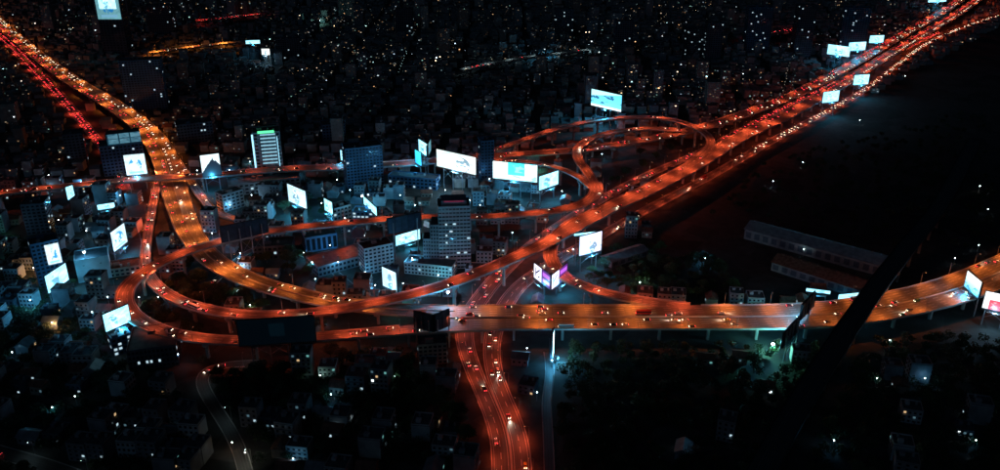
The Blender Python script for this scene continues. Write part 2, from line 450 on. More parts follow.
def sweep(r, prof, i0=0, i1=None, closed=True, wscale=None):
    """sweep cross-section [(offset, dz)] along road r; offsets as functions of width"""
    i1 = len(r.c) if i1 is None else i1
    k = len(prof)
    V, Fc, UV = [], [], []
    for i in range(i0, i1):
        c, n, w = r.c[i], r.n[i], r.w[i]
        for off, dz in prof:
            o = off(w) if callable(off) else off
            V.append((c[0] + n[0] * o, c[1] + n[1] * o, c[2] + dz)); UV.append((o, r.s[i]))
    for i in range(i1 - i0 - 1):
        for j in range(k if closed else k - 1):
            j2 = (j + 1) % k
            Fc.append((i * k + j, (i + 1) * k + j, (i + 1) * k + j2, i * k + j2))
    if closed:
        Fc.append(tuple(range(k))); Fc.append(tuple(k * (i1 - i0 - 1) + j for j in reversed(range(k))))
    return V, Fc, UV
def mesh_uv(name, V, Fc, UV, mat):
    me = bpy.data.meshes.new(name); me.from_pydata(V, [], Fc)
    uv = me.uv_layers.new(name='UVMap')
    li = np.zeros(len(me.loops), dtype=np.int32); me.loops.foreach_get('vertex_index', li)
    uv.data.foreach_set('uv', np.array(UV, dtype=np.float32)[li].ravel())
    me.materials.append(M[mat]); me.update()
    return me

LAMPS, PIERS = [], 0
for ri, r in enumerate(ROADS):
    root = empty(r.name, (0, 0, 0))
    tag(root, kind='structure')
    r.root = root
    if r.elev:
        prof = [(lambda w: w / 2, 0), (lambda w: -w / 2, 0), (lambda w: -w / 2, -0.7), (lambda w: -w * 0.27, -1.1), (lambda w: -w * 0.2, -2.3),
                (lambda w: w * 0.2, -2.3), (lambda w: w * 0.27, -1.1), (lambda w: w / 2, -0.7)]
    else:
        prof = [(lambda w: w / 2, 0), (lambda w: -w / 2, 0), (lambda w: -w / 2, -0.28), (lambda w: w / 2, -0.28)]
    V, Fc, UV = sweep(r, prof)
    link('deck' if r.elev else 'paving', mesh_uv('deck', V, Fc, UV, r.mat), root)
    # edge walls or kerbs, left open where another carriageway joins
    for sgn in (1, -1):
        ok = []
        for i in range(len(r.c)):
            e = r.c[i][:2] + r.n[i] * sgn * (r.w[i] / 2 - 0.2)
            ok.append(not road_hits((e[0], e[1]), ri, r.c[i][2] - 2.5, r.c[i][2] + 2.5, -0.6))
        i = 0
        h = r.parapet if r.elev else 0.14
        while i < len(ok):
            if not ok[i]: i += 1; continue
            j = i
            while j < len(ok) and ok[j]: j += 1
            if j - i >= 2:
                a, b2 = (0.42, -0.06) if r.elev else (0.3, -0.35)
                pr = [(lambda w, s=sgn: s * (w / 2 - a), 0.01), (lambda w, s=sgn: s * (w / 2 - a * 0.75), h), (lambda w, s=sgn: s * (w / 2 - b2 - 0.02), h), (lambda w, s=sgn: s * (w / 2 - b2), -0.45 if r.elev else -0.2)]
                V, Fc, UV = sweep(r, pr, i, j)
                link('barrier' if r.elev else 'kerb', mesh_uv('barrier', V, Fc, UV, 'dark_steel' if r.key == 'X' else 'barrier'), root)
            i = j
    if r.median:
        V, Fc, UV = sweep(r, [(-0.35, 0.01), (-0.12, 0.95), (0.12, 0.95), (0.35, 0.01)])
        link('median_barrier', mesh_uv('median_barrier', V, Fc, UV, 'barrier'), root)
    # painted lines, one object per line
    if r.markings:
        def strip(o0, o1, i0, i1, V, Fc):
            n = len(V)
            for i in (i0, i1):
                for o in (o0, o1):
                    V.append((r.c[i][0] + r.n[i][0] * o, r.c[i][1] + r.n[i][1] * o, r.c[i][2] + 0.02))
            Fc.append((n, n + 1, n + 3, n + 2))
        wmin = float(r.w.min())
        lanes = []
        half = [(0.9, r.w / 2 - 1.0), (-1, -(r.w / 2 - 1.0))]
        for sgn in (1, -1):
            V, Fc = [], []
            for i in range(len(r.c) - 1):
                o = sgn * (r.w[i] / 2 - 1.5)
                if not road_hits((r.c[i][0] + r.n[i][0] * o, r.c[i][1] + r.n[i][1] * o), ri, r.c[i][2] - 2.5, r.c[i][2] + 2.5, -1): strip(o - (0.16 if r.elev else 0.09), o + (0.16 if r.elev else 0.09), i, i + 1, V, Fc)
            if V: link('edge_line', mesh_uv('edge_line', V, Fc, [(0, 0)] * len(V), 'paint_white'), root)
        nl = max(1, int(round((wmin - 3) / 3.5)))
        for kx in range(1, nl):
            fr = -0.5 + kx / nl
            if r.median and abs(fr) < 0.02: continue
            V, Fc = [], []
            for i in range(0, len(r.c) - 1, 2):
                o = fr * (r.w[i] - 3)
                strip(o - 0.14, o + 0.14, i, i + 1, V, Fc)
            o = link('lane_dashes', mesh_uv('lane_dashes', V, Fc, [(0, 0)] * len(V), 'paint_white'), root)
            o['kind'] = 'stuff'
    # piers under elevated decks, each its own mesh with a crosshead
    if r.elev:
        nxt = 14.0
        for i in range(len(r.c)):
            if r.s[i] < nxt: continue
            c, w = r.c[i], r.w[i]
            if c[2] < 5 or c[1] > 2300: continue
            cols = [0.0] if w < 24 else [-w * 0.25, w * 0.25]
            bad = any(road_hits((c[0] + r.n[i][0] * o, c[1] + r.n[i][1] * o), ri, -5, c[2] - 3, 1.6) for o in cols)
            if bad: continue
            nxt = r.s[i] + (34 if c[1] < 1300 else 60)
            pb = MB(); hgt = c[2] - 2.3
            for o in cols:
                pb.prism([(o - 1.1, 0), (o + 1.1, 0), (o + 1.1, hgt - 3.2), (o - 1.1, hgt - 3.2)], -0.9, 0.9)
            span = w * 0.36
            pb.prism([(-span * 0.62, hgt - 3.18), (span * 0.62, hgt - 3.18), (span, hgt - 1.2), (span, hgt - 0.02), (-span, hgt - 0.02), (-span, hgt - 1.2)], -1.05, 1.05)
            pb.build('pier', 'concrete', root, (c[0], c[1], 0), math.atan2(r.n[i][1], r.n[i][0]))
    # lamp positions
    if r.lamp:
        k = 0; nxt = 8.0
        for i in range(len(r.c)):
            if r.s[i] < nxt: continue
            far = r.c[i][1]
            gap = r.lamp * (1.0 if far < 1000 else 1.45 if far < 1500 else 1.9)
            nxt = r.s[i] + gap
            sgn = r.lampside[k % len(r.lampside)]; k += 1
            wide = r.w[i] > 20 and far < 1100
            for sg in ((1, -1) if wide else (sgn,)):
                def clash(q): 
                    e_ = r.c[i][:2] + r.n[i] * q * (r.w[i] / 2 + (0.35 if r.elev else 0.8))
                    return road_hits((e_[0], e_[1]), ri, r.c[i][2] - 2.5 if r.elev else -5, r.c[i][2] + 12, 0.5)
                if clash(sg):
                    if wide or clash(-sg): continue
                    sg = -sg
                e = r.c[i][:2] + r.n[i] * sg * (r.w[i] / 2 + (0.35 if r.elev else 0.8))
                p = (e[0], e[1], r.c[i][2] + (0.9 if r.elev else -0.1))
                if not in_frame(p, 40): continue
                LAMPS.append((r, i, sg, p, gap / r.lamp))
# viaduct rails and sleepers bed
r = RK['X']
for o in (-3.0, -1.57, 1.57, 3.0):
    V, Fc, UV = sweep(r, [(o - 0.05, 0.02), (o - 0.05, 0.2), (o + 0.05, 0.2), (o + 0.05, 0.02)])
    link('rail', mesh_uv('rail', V, Fc, UV, 'galvanised'), r.root)

# ------------------------------------------------------------------ street lamps
def lamp_light(name, c, power, cone=158):
    d = bpy.data.lights.new(name, 'SPOT')
    d.energy = power; d.color = c; d.spot_size = R(cone); d.spot_blend = 1.0; d.shadow_soft_size = 0.3
    return d
LIGHTS = {}
def sodium(power, red):
    k = (round(power), round(red, 2))
    if k not in LIGHTS: LIGHTS[k] = lamp_light('sodium_light', (1.0, red, 0.035), power)
    return LIGHTS[k]
HL = 10.0
lb = MB(); lb.tube((0, 0, 0), (0, 0, HL), 0.16, 0.08, 8); pole_m = lb.mesh('pole', 'galvanised')
lb = MB(); lb.tube((0, 0, HL - 0.1), (1.2, 0, HL + 0.5), 0.06, 0.05, 6); lb.tube((1.2, 0, HL + 0.5), (2.4, 0, HL + 0.6), 0.05, 0.05, 6); arm_m = lb.mesh('arm', 'galvanised')
lb = MB(); lb.box((2.8, 0, HL + 0.62), (1.0, 0.36, 0.16), 0, None, 0.7); head_m = lb.mesh('lamp_head', 'galvanised')
lb = MB(); lb.box((2.8, 0, HL + 0.51), (0.8, 0.3, 0.05)); lens_m = {'sodium': lb.mesh('lens', 'sodium_lens'), 'cool': lb.mesh('lens', 'cool_lens'), 'cool_dim': lb.mesh('lens', 'cool_lens')}
lb = MB(); lb.box((0, 0, 0.15), (0.5, 0.5, 0.3), 0, None, 0.8); plinth_m = lb.mesh('base', 'concrete')
REDNESS = {'A': 0.215, 'N': 0.22, 'D': 0.112, 'J': 0.115, 'E': 0.122, 'M1': 0.10, 'M2': 0.10, 'Q': 0.07, 'T3': 0.27, 'T4': 0.06, 'T5': 0.06, 'V': 0.16}
POWER = {'A': 2250, 'N': 3000, 'D': 2300, 'J': 2000, 'E': 2000, 'G': 1500, 'H': 1550, 'I': 1400, 'L': 2300, 'M1': 1150, 'M2': 1350, 'Q': 2200, 'T3': 4500, 'T4': 900, 'T5': 900, 'V': 1500}
cnt = {}
for r, i, sg, p, mult in LAMPS:
    ang = math.atan2(-r.n[i][1] * sg, -r.n[i][0] * sg)
    root = empty('street_lamp', p, ang)
    side = {1: 'one', -1: 'other'}[sg]
    cnt.setdefault(r.key, 0); cnt[r.key] += 1
    tall = 'tall orange street lamp' if r.lampkind == 'sodium' else 'cool white street lamp'
    tag(root, f"{tall}, {ordinal(cnt[r.key])} from {r.start} on {r.where}", 'street lamp', 'street lamps along the roads')
    link('base', plinth_m, root); link('pole', pole_m, root); link('arm', arm_m, root)
    h = link('lamp_head', head_m, root); link('lens', lens_m[r.lampkind], h)
    if r.lampkind == 'sodium':
        jit = random.choice((0.75, 1.0, 1.0, 1.15, 1.35))
        d = sodium(5.8 * POWER.get(r.key, 2400) * jit * mult * (1.25 if mult > 1.2 else 1), REDNESS.get(r.key, 0.115))
    else:
        kk = r.lampkind
        if kk not in LIGHTS: LIGHTS[kk] = lamp_light('cool_light', (0.6, 0.9, 1.0), 4500 if kk == 'cool' else 330)
        d = LIGHTS[kk]
    link('lamp_light', d, root, (2.8, 0, HL + 0.4)).rotation_euler = (0, R(-(24 if r.w[i] < 16 else 26)), 0)

# ------------------------------------------------------------------ billboards
def screen_mat(name, kind, strength, tone=(0.80, 0.95, 1.0)):
    """printed sheet lit from behind: UV picture made of simple shapes"""
    m, nt, b = nodes_of(name)
    b.inputs['Base Color'].default_value = (0.02, 0.02, 0.02, 1)
    uv = N(nt, 'ShaderNodeUVMap')
    sep = N(nt, 'ShaderNodeSeparateXYZ'); nt.links.new(uv.outputs[0], sep.inputs[0])
    X, Y = sep.outputs[0], sep.outputs[1]
    def mt(op, *a):
        n = N(nt, 'ShaderNodeMath', operation=op)
        for i, v in enumerate(a):
            if isinstance(v, (int, float)): n.inputs[i].default_value = v
            else: nt.links.new(v, n.inputs[i])
        return n.outputs[0]
    def band(v, a, c): return mt('MULTIPLY', mt('GREATER_THAN', v, a), mt('LESS_THAN', v, c))
    def rect(x0, x1, y0, y1): return mt('MULTIPLY', band(X, x0, x1), band(Y, y0, y1))
    def mix(f, c0, c1):
        n = N(nt, 'ShaderNodeMix', data_type='RGBA')
        nt.links.new(f, n.inputs[0])
        for i, c in ((6, c0), (7, c1)):
            if isinstance(c, tuple): n.inputs[i].default_value = (*c, 1)
            else: nt.links.new(c, n.inputs[i])
        return n.outputs[2]
    nz = N(nt, 'ShaderNodeTexNoise'); nz.inputs['Scale'].default_value = 3.5; nz.inputs['Detail'].default_value = 4
    oi = N(nt, 'ShaderNodeObjectInfo'); vm = N(nt, 'ShaderNodeVectorMath', operation='ADD')
    sc_ = mt('MULTIPLY', oi.outputs['Random'], 60.0)
    nt.links.new(uv.outputs[0], vm.inputs[0]); nt.links.new(sc_, vm.inputs[1]); nt.links.new(vm.outputs[0], nz.inputs['Vector'])
    nz.inputs['Distortion'].default_value = 1.2
    nf = nz.outputs['Fac']
    blob = mt('GREATER_THAN', nf, 0.55)
    sm = N(nt, 'ShaderNodeMapRange'); sm.inputs[1].default_value = 0.35; sm.inputs[2].default_value = 0.7; nt.links.new(nf, sm.inputs[0])
    t = tone
    dk = tuple(v * 0.10 for v in t)
    if kind == 'white':
        side = mt('LESS_THAN', mt('ADD', X, mt('MULTIPLY', Y, 0.2)), mt('ADD', 0.25, mt('MULTIPLY', oi.outputs['Random'], 0.6)))
        c = mix(sm.outputs[0], t, tuple(v * k_ for v, k_ in zip(t, (0.42, 0.62, 0.7))))
        c = mix(mt('MULTIPLY', side, 0.55), c, tuple(v * k_ for v, k_ in zip(t, (0.5, 0.72, 0.8))))
        fig = mt('SQRT', mt('ADD', mt('POWER', mt('MULTIPLY', mt('SUBTRACT', X, mt('ADD', 0.3, mt('MULTIPLY', oi.outputs['Random'], 0.4))), 2.4), 2.0), mt('POWER', mt('SUBTRACT', Y, 0.38), 2.0)))
        c = mix(mt('MULTIPLY', mt('MULTIPLY', mt('LESS_THAN', fig, 0.42), mt('GREATER_THAN', nf, 0.5)), 0.75), c, (0.03, 0.12, 0.2))
    elif kind == 'panorama':
        c = mix(Y, (0.55, 0.95, 1.0), (0.75, 1.0, 0.98))
        c = mix(mt('MULTIPLY', band(X, 0.34, 0.72), mt('GREATER_THAN', Y, 0.28)), c, (0.06, 0.75, 0.78))
        c = mix(mt('MULTIPLY', blob, band(X, 0.45, 0.98)), c, (0.25, 0.85, 0.95))
    elif kind == 'sea':
        c = mix(Y, (0.18, 0.75, 0.92), (0.10, 0.55, 0.85))
        c = mix(mt('MULTIPLY', blob, band(Y, 0.25, 0.8)), c, (0.02, 0.12, 0.25))
        c = mix(mt('GREATER_THAN', mt('ADD', mt('MULTIPLY', X, -0.35), Y), 0.62), c, (0.45, 0.95, 1.0))
        c = mix(mt('LESS_THAN', Y, 0.12), c, (0.85, 1.0, 1.0))
    elif kind == 'poster':
        c = mix(sm.outputs[0], t, tuple(v * 0.6 for v in t))
        d = mt('SQRT', mt('ADD', mt('POWER', mt('SUBTRACT', X, 0.5), 2.0), mt('POWER', mt('SUBTRACT', Y, 0.5), 2.0)))
        c = mix(mt('MULTIPLY', mt('LESS_THAN', d, 0.30), blob), c, (0.03, 0.30, 0.75))
        c = mix(rect(0.15, 0.85, 0.06, 0.16), c, (0.25, 0.6, 0.85))
    elif kind == 'mountain':
        ridge = mt('SUBTRACT', 0.80, mt('MULTIPLY', mt('ABSOLUTE', mt('SUBTRACT', X, 0.62)), 1.0))
        ridge = mt('ADD', ridge, mt('MULTIPLY', nf, 0.25))
        c = mix(mt('LESS_THAN', Y, mt('SUBTRACT', ridge, 0.1)), t, (0.008, 0.015, 0.03))
    elif kind == 'purple':
        c = mix(band(X, 0.46, 0.50), (0.85, 0.85, 1.0), (0.02, 0.01, 0.05))
        c = mix(mt('GREATER_THAN', X, 0.5), c, (0.08, 0.012, 0.16))
        c = mix(rect(0.54, 0.97, 0.56, 0.84), c, (0.42, 0.10, 0.62)); c = mix(rect(0.54, 0.97, 0.16, 0.40), c, (0.50, 0.14, 0.70))
        dg = mt('ABSOLUTE', mt('SUBTRACT', mt('MULTIPLY', X, 1.6), Y))
        c = mix(mt('MULTIPLY', mt('LESS_THAN', mt('ABSOLUTE', mt('SUBTRACT', dg, 0.22)), 0.07), rect(0.10, 0.36, 0.18, 0.82)), c, (0.02, 0.015, 0.06))
        c = mix(rect(0.08, 0.13, 0.18, 0.82), c, (0.02, 0.015, 0.06))
    elif kind == 'bluefade':
        c = mix(Y, (0.10, 0.55, 0.80), (0.95, 1.0, 1.0)); c = mix(mt('MULTIPLY', blob, mt('LESS_THAN', Y, 0.4)), c, (0.05, 0.3, 0.5))
    elif kind == 'redbox':
        c = mix(rect(0.22, 1.1, -0.1, 0.55), (0.92, 0.98, 1.0), (0.75, 0.03, 0.06)); c = mix(mt('MULTIPLY', blob, rect(0.3, 0.7, 0.1, 0.45)), c, (0.9, 0.35, 0.35))
    elif kind == 'led':
        s1 = mt('MULTIPLY', mt('SINE', mt('MULTIPLY', X, 380.0)), mt('SINE', mt('MULTIPLY', Y, 90.0)))
        c = mix(mt('GREATER_THAN', s1, 0.2), (0.0, 0.006, 0.014), (0.01, 0.05, 0.09))
        c = mix(mt('MULTIPLY', mt('GREATER_THAN', s1, 0.2), rect(0.40, 0.60, 0.30, 0.8)), c, (0.03, 0.16, 0.27))
    elif kind == 'windows':
        s1 = mt('GREATER_THAN', mt('FRACT', mt('MULTIPLY', X, 3.0)), 0.12)
        s2 = mt('GREATER_THAN', mt('FRACT', mt('MULTIPLY', Y, 2.0)), 0.12)
        c = mix(mt('MULTIPLY', s1, s2), (0.01, 0.05, 0.08), t); c = mix(sm.outputs[0], c, (0.03, 0.16, 0.26))
    elif kind == 'blue':
        c = mix(Y, (0.02, 0.45, 1.0), (0.06, 0.75, 1.0))
    nt.links.new(c, b.inputs['Emission Color'])
    b.inputs['Emission Strength'].default_value = strength
    m.cycles.emission_sampling = 'AUTO'
    return m
COOL, PALE, CYAN = (0.45, 0.88, 1.0), (0.86, 0.95, 1.0), (0.30, 0.82, 0.95)
screen_mat('s_white', 'white', 1.7, (0.75, 0.92, 1.0)); screen_mat('s_cream', 'white', 1.7, (1.0, 0.95, 0.86)); screen_mat('s_cool', 'white', 2.3, COOL)
screen_mat('s_panorama', 'panorama', 1.9); screen_mat('s_sea', 'sea', 1.7); screen_mat('s_poster', 'poster', 1.6, (0.70, 0.92, 1.0))
screen_mat('s_mountain', 'mountain', 1.6, (0.75, 0.95, 1.0)); screen_mat('s_purple', 'purple', 1.7); screen_mat('s_bluefade', 'bluefade', 1.7)
screen_mat('s_redbox', 'redbox', 1.5); screen_mat('s_led', 'led', 0.08); screen_mat('s_windows', 'windows', 0.45, (0.25, 0.62, 0.82)); screen_mat('s_blue', 'blue', 1.6)
screen_mat('s_glare', 'white', 9.0, (0.5, 0.9, 1.0)); screen_mat('s_violet', 'white', 2.0, (0.88, 0.80, 1.0)); screen_mat('s_dimcyan', 'poster', 0.7, (0.25, 0.65, 0.75))

LANDMARKS = []           # (x, y, radius, short description)
FOOT = []                # (x, y, half width, half depth, angle) kept free of houses
def uvquad(name, w, h, mat, parent, y=-0.02, z0=0.0):
    me = bpy.data.meshes.new(name)
    me.from_pydata([(-w / 2, y, z0), (w / 2, y, z0), (w / 2, y, z0 + h), (-w / 2, y, z0 + h)], [], [(0, 1, 2, 3)])
    u = me.uv_layers.new(name='UVMap')
    for l, c in zip(u.data, ((0, 0), (1, 0), (1, 1), (0, 1))): l.uv = c
    me.materials.append(M[mat])
    return link(name, me, parent)
SPILL = 42.0
def billboard(x0, y0, x1, y1, hpx, zb, mat, label, back=False, posts=None, lights=True, foot=0.0, land=None, tall=None):
    a, b2 = at(x0, y0, zb), at(x1, y1, zb)
    c = (a + b2) / 2
    w = (b2 - a).length
    ang = math.atan2(b2.y - a.y, b2.x - a.x)
    px, py, s = pix(c)
    dep = math.atan2(CAM_H - zb, math.hypot(c.x, c.y))
    h = tall or hpx / (s * math.cos(dep))
    if back: ang += math.pi
    root = empty('billboard', (c.x, c.y, 0), ang)
    tag(root, label, 'billboard', 'lit advertising billboards')
    th = 1.2
    f = MB()                              # sheet carrier with a rim
    f.box((0, th / 2 + 0.02, zb + h / 2), (w, th, h))
    pan = f.build('panel', 'panel_back', root)
    rim = MB()
    for zz in (zb - 0.25, zb + h + 0.25): rim.box((0, 0.25, zz), (w + 1.0, 0.9, 0.5))
    for xx in (-w / 2 - 0.25, w / 2 + 0.25): rim.box((xx, 0.25, zb + h / 2), (0.5, 0.9, h - 0.02))
    rim.build('frame', 'dark_steel', root)
    if mat: uvquad('screen', w, h, mat, root, -0.03, zb)
    # back ribs
    nr = max(2, int(w / 6))
    for k in range(nr + 1):
        rb = MB(); x = -w / 2 + 0.4 + (w - 0.8) * k / nr
        rb.box((x, th + 0.27, zb + h / 2), (0.3, 0.46, h - 0.3)); rb.build('rib', 'dark_steel', root)
    np_ = posts or (1 if w < 12 else 2 if w < 34 else 4)
    for k in range(np_):
        x = 0 if np_ == 1 else -w * 0.36 + w * 0.72 * k / (np_ - 1)
        pb = MB(); pb.tube((x, th + 1.1, foot), (x, th + 1.1, zb + h * 0.7), 0.75 if np_ == 1 else 0.55, 0.6 if np_ == 1 else 0.45, 10)
        pb.build('post', 'galvanised', root)
    if np_ > 1 and zb - foot > 6:
        br = MB()
        for k in range(np_ - 1):
            xa = -w * 0.36 + w * 0.72 * k / (np_ - 1); xb = -w * 0.36 + w * 0.72 * (k + 1) / (np_ - 1)
            br.tube((xa, th + 1.1, zb - 1), (xb, th + 1.1, foot + (zb - foot) * 0.45), 0.15, 0.15, 6)
            br.tube((xb, th + 1.1, zb - 1), (xa, th + 1.1, foot + (zb - foot) * 0.45), 0.15, 0.15, 6)
        br.build('bracing', 'galvanised', root)
    if mat and mat not in ('s_led', 's_windows', 's_dimcyan') and w > 4:  # bar and point light added to spread glow over nearby roofs
        fx = MB(); fx.box((0, -3.6, zb - 1.2), (min(w * 0.6, 12), 0.4, 0.35)); bar = fx.build('added_spill_bar', 'galvanised', root)
        for sx in (-0.25, 0.25):
            fx = MB(); fx.tube((sx * w, -0.6, zb - 0.9), (sx * w, -3.6, zb - 1.2), 0.07, 0.07, 6); fx.build('bracket', 'galvanised', bar)
        warm = mat in ('s_cream', 's_redbox')
        key = ('spill', warm, int(min(w * h, 900) / 60))
        if key not in LIGHTS:
            d = bpy.data.lights.new('spill', 'POINT'); d.energy = SPILL * (key[2] + 0.6) * 60; d.color = (0.3, 0.62, 0.9) if warm else (0.06, 0.5, 0.9) ; d.shadow_soft_size = 0.6
            LIGHTS[key] = d
        link('added_spill_light', LIGHTS[key], root, (0, -4.3, zb - 0.6 if not back else zb + h * 0.4))
    cw = MB(); cw.box((0, -0.75, zb - 0.9), (w, 1.3, 0.12)); cw.build('catwalk', 'dark_steel', root)
    FOOT.append((c.x, c.y, w / 2 + 1, 4, ang))
    if land: LANDMARKS.append((c.x, c.y, land))
    return root

BB = billboard
BB(437, 166, 476, 175, 17, 24, 's_cream', 'huge cream-white billboard on tall posts, largest in the centre', land='the huge cream billboard')
BB(493, 178, 537, 182.5, 17, 20, 's_panorama', 'very wide white and turquoise billboard beside the blue tower', land='the wide turquoise billboard')
BB(539, 190.5, 558, 184, 13.5, 15, 's_cool', 'white billboard right of the very wide turquoise one')
BB(419, 151, 427.5, 156.5, 12, 27, 's_cool', 'left panel of the small white corner billboard', posts=1)
BB(427.8, 157, 431, 150, 11, 27, 's_dimcyan', 'narrow teal right panel of the small corner billboard', posts=1)
BB(415.5, 162.5, 421.5, 166, 13, 20, 's_blue', 'small bright blue billboard below the white corner billboard', posts=1)
BB(289, 201, 307, 209, 17.5, 12, 's_white', 'tilted white billboard left of the green trees', land='the tilted white billboard')
BB(325, 210, 333, 214.5, 12, 12, 's_cool', 'small glowing white billboard beside the white rowhouse', posts=1)
BB(364, 204, 377, 216, 8, 14, 's_cool', 'slanting glowing sign above the blue lit building')
BB(383, 285.5, 397, 292, 19, 8, 's_white', 'white billboard standing right beside the diagonal expressway', land='the white roadside billboard')
BB(591, 105, 621, 112, 16, 30, 's_sea', 'cyan picture billboard standing alone in the dark', land='the lone cyan billboard')
BB(579, 256, 601, 250, 19, 17, 's_violet', 'square white billboard right of the curved ramp', land='the square white billboard')
BB(534, 277, 550, 289.5, 14, 11, 's_purple', 'left face of the purple twin billboard', posts=1, land='the purple twin billboard')
BB(551.5, 289.5, 567, 277, 14, 11, 's_purple', 'right face of the purple twin billboard', posts=1)
BB(822, 103, 838, 101, 10.5, 20, 's_cool', 'white billboard at the lower right edge of the jammed expressway', land='the far right white billboard')
BB(853, 85, 868, 84, 9.5, 20, 's_cool', 'white billboard alone on the right of the jammed expressway')
BB(827, 54, 849, 57, 9.5, 25, 's_cool', 'wide cyan-white billboard left of the jammed expressway', land='the far cyan-white billboard')
BB(848, 51, 865, 50, 8, 27, 's_cool', 'white billboard behind the wide cyan-white billboard')
BB(869, 43, 883, 42.5, 7, 27, 's_cool', 'small white billboard left of the red traffic jam')
BB(928, 2.5, 946, 1.5, 5, 25, 's_cool', 'farthest small white billboard near the top right corner')
BB(964, 286, 978, 298, 16, 18, 's_bluefade', 'blue-white billboard beside the expressway at right edge', land='the blue-white edge billboard')
BB(982, 307.5, 1008, 313, 17, 16, 's_redbox', 'white and red billboard cut off by the right edge')
BB(127, 175.5, 147.5, 173.5, 20, 18, 's_poster', 'white billboard with blue picture beside the orange expressway', land='the blue picture billboard')
BB(48.5, 293.5, 69, 279.5, 17, 10, 's_cool', 'bright white billboard in front of the far left block', land='the bright far left billboard')
BB(106, 332, 131, 321, 17, 16, 's_cool', 'brilliant cyan-white billboard outside the loop ramp', land='the brilliant loop billboard')
BB(114, 252, 127.5, 241.5, 19, 10, 's_poster', 'leaning pale poster billboard left of the narrow street', land='the pale poster billboard')
BB(68, 200, 75, 197.5, 12.5, 12, 's_cool', 'small white billboard in the dark upper left', posts=1, land='the small white left billboard')
BB(98, 210, 115, 207.5, 5, 9, 's_cool', 'low lit shop sign left of the narrow street')
BB(203, 177, 221.5, 174.5, 21, 18, 's_mountain', 'white billboard with a dark mountain shape', land='the dark mountain billboard')
BB(396, 246, 420, 239, 10, 6, 's_cool', 'low white lit panel under the dark billboard', land='the low white lit panel')
BB(222, 242, 268, 232, 15, 25, 's_dimcyan', 'dark back of a wide billboard before the loop ramp', back=True, land='the dark billboard back')
BB(388, 234, 421, 227, 15, 25, 's_dimcyan', 'dark back of a billboard left of the hotel tower', back=True)
BB(240, 346, 316, 341, 25, 18, 's_led', 'wide nearly dark screen in front of the loop ramp', land='the wide dark screen')
BB(415, 327, 433, 331, 16, 17, 's_dimcyan', 'left dark panel of the corner billboard by the boulevard', back=True, land='the dark corner billboard')
BB(434, 331, 449, 325, 16, 17, 's_dimcyan', 'right dark panel of the corner billboard by the boulevard', back=True)
BB(781, 348, 796, 331, 15, 12, 's_cool', 'dark billboard back over the green-white floodlight', back=True, land='the green-white floodlight')
BB(799, 320, 812, 306, 15, 20, 's_cool', 'dark billboard back standing higher beside the expressway', back=True, posts=1)
BB(552.3, 360, 553.6, 352.5, 24, 5, 's_glare', 'cyan-white billboard seen nearly edge-on below the expressway', posts=1, land='the edge-on billboard')
BB(341, 160, 345.5, 161.5, 10, 20, 's_cool', 'tiny white vertical sign left of the dark slab', posts=1)
BB(262, 55, 270, 55, 6, 20, 's_cream', 'tiny white sign with orange lights far away', posts=1)
BB(246, 44, 260, 43.5, 3.2, 30, 's_cool', 'thin white sign bar far away at upper left', posts=1)
BB(574, 236, 597, 233.5, 2.2, 30, 's_cool', 'thin row of white lights above the square billboard')
BB(806, 291, 830, 294, 3, 8, 's_cool', 'lit white strip on the railway shed end')
BB(838, 299, 858, 297, 4.5, 6, 's_cool', 'lit white shed front beside the broad expressway', land='the lit shed front')

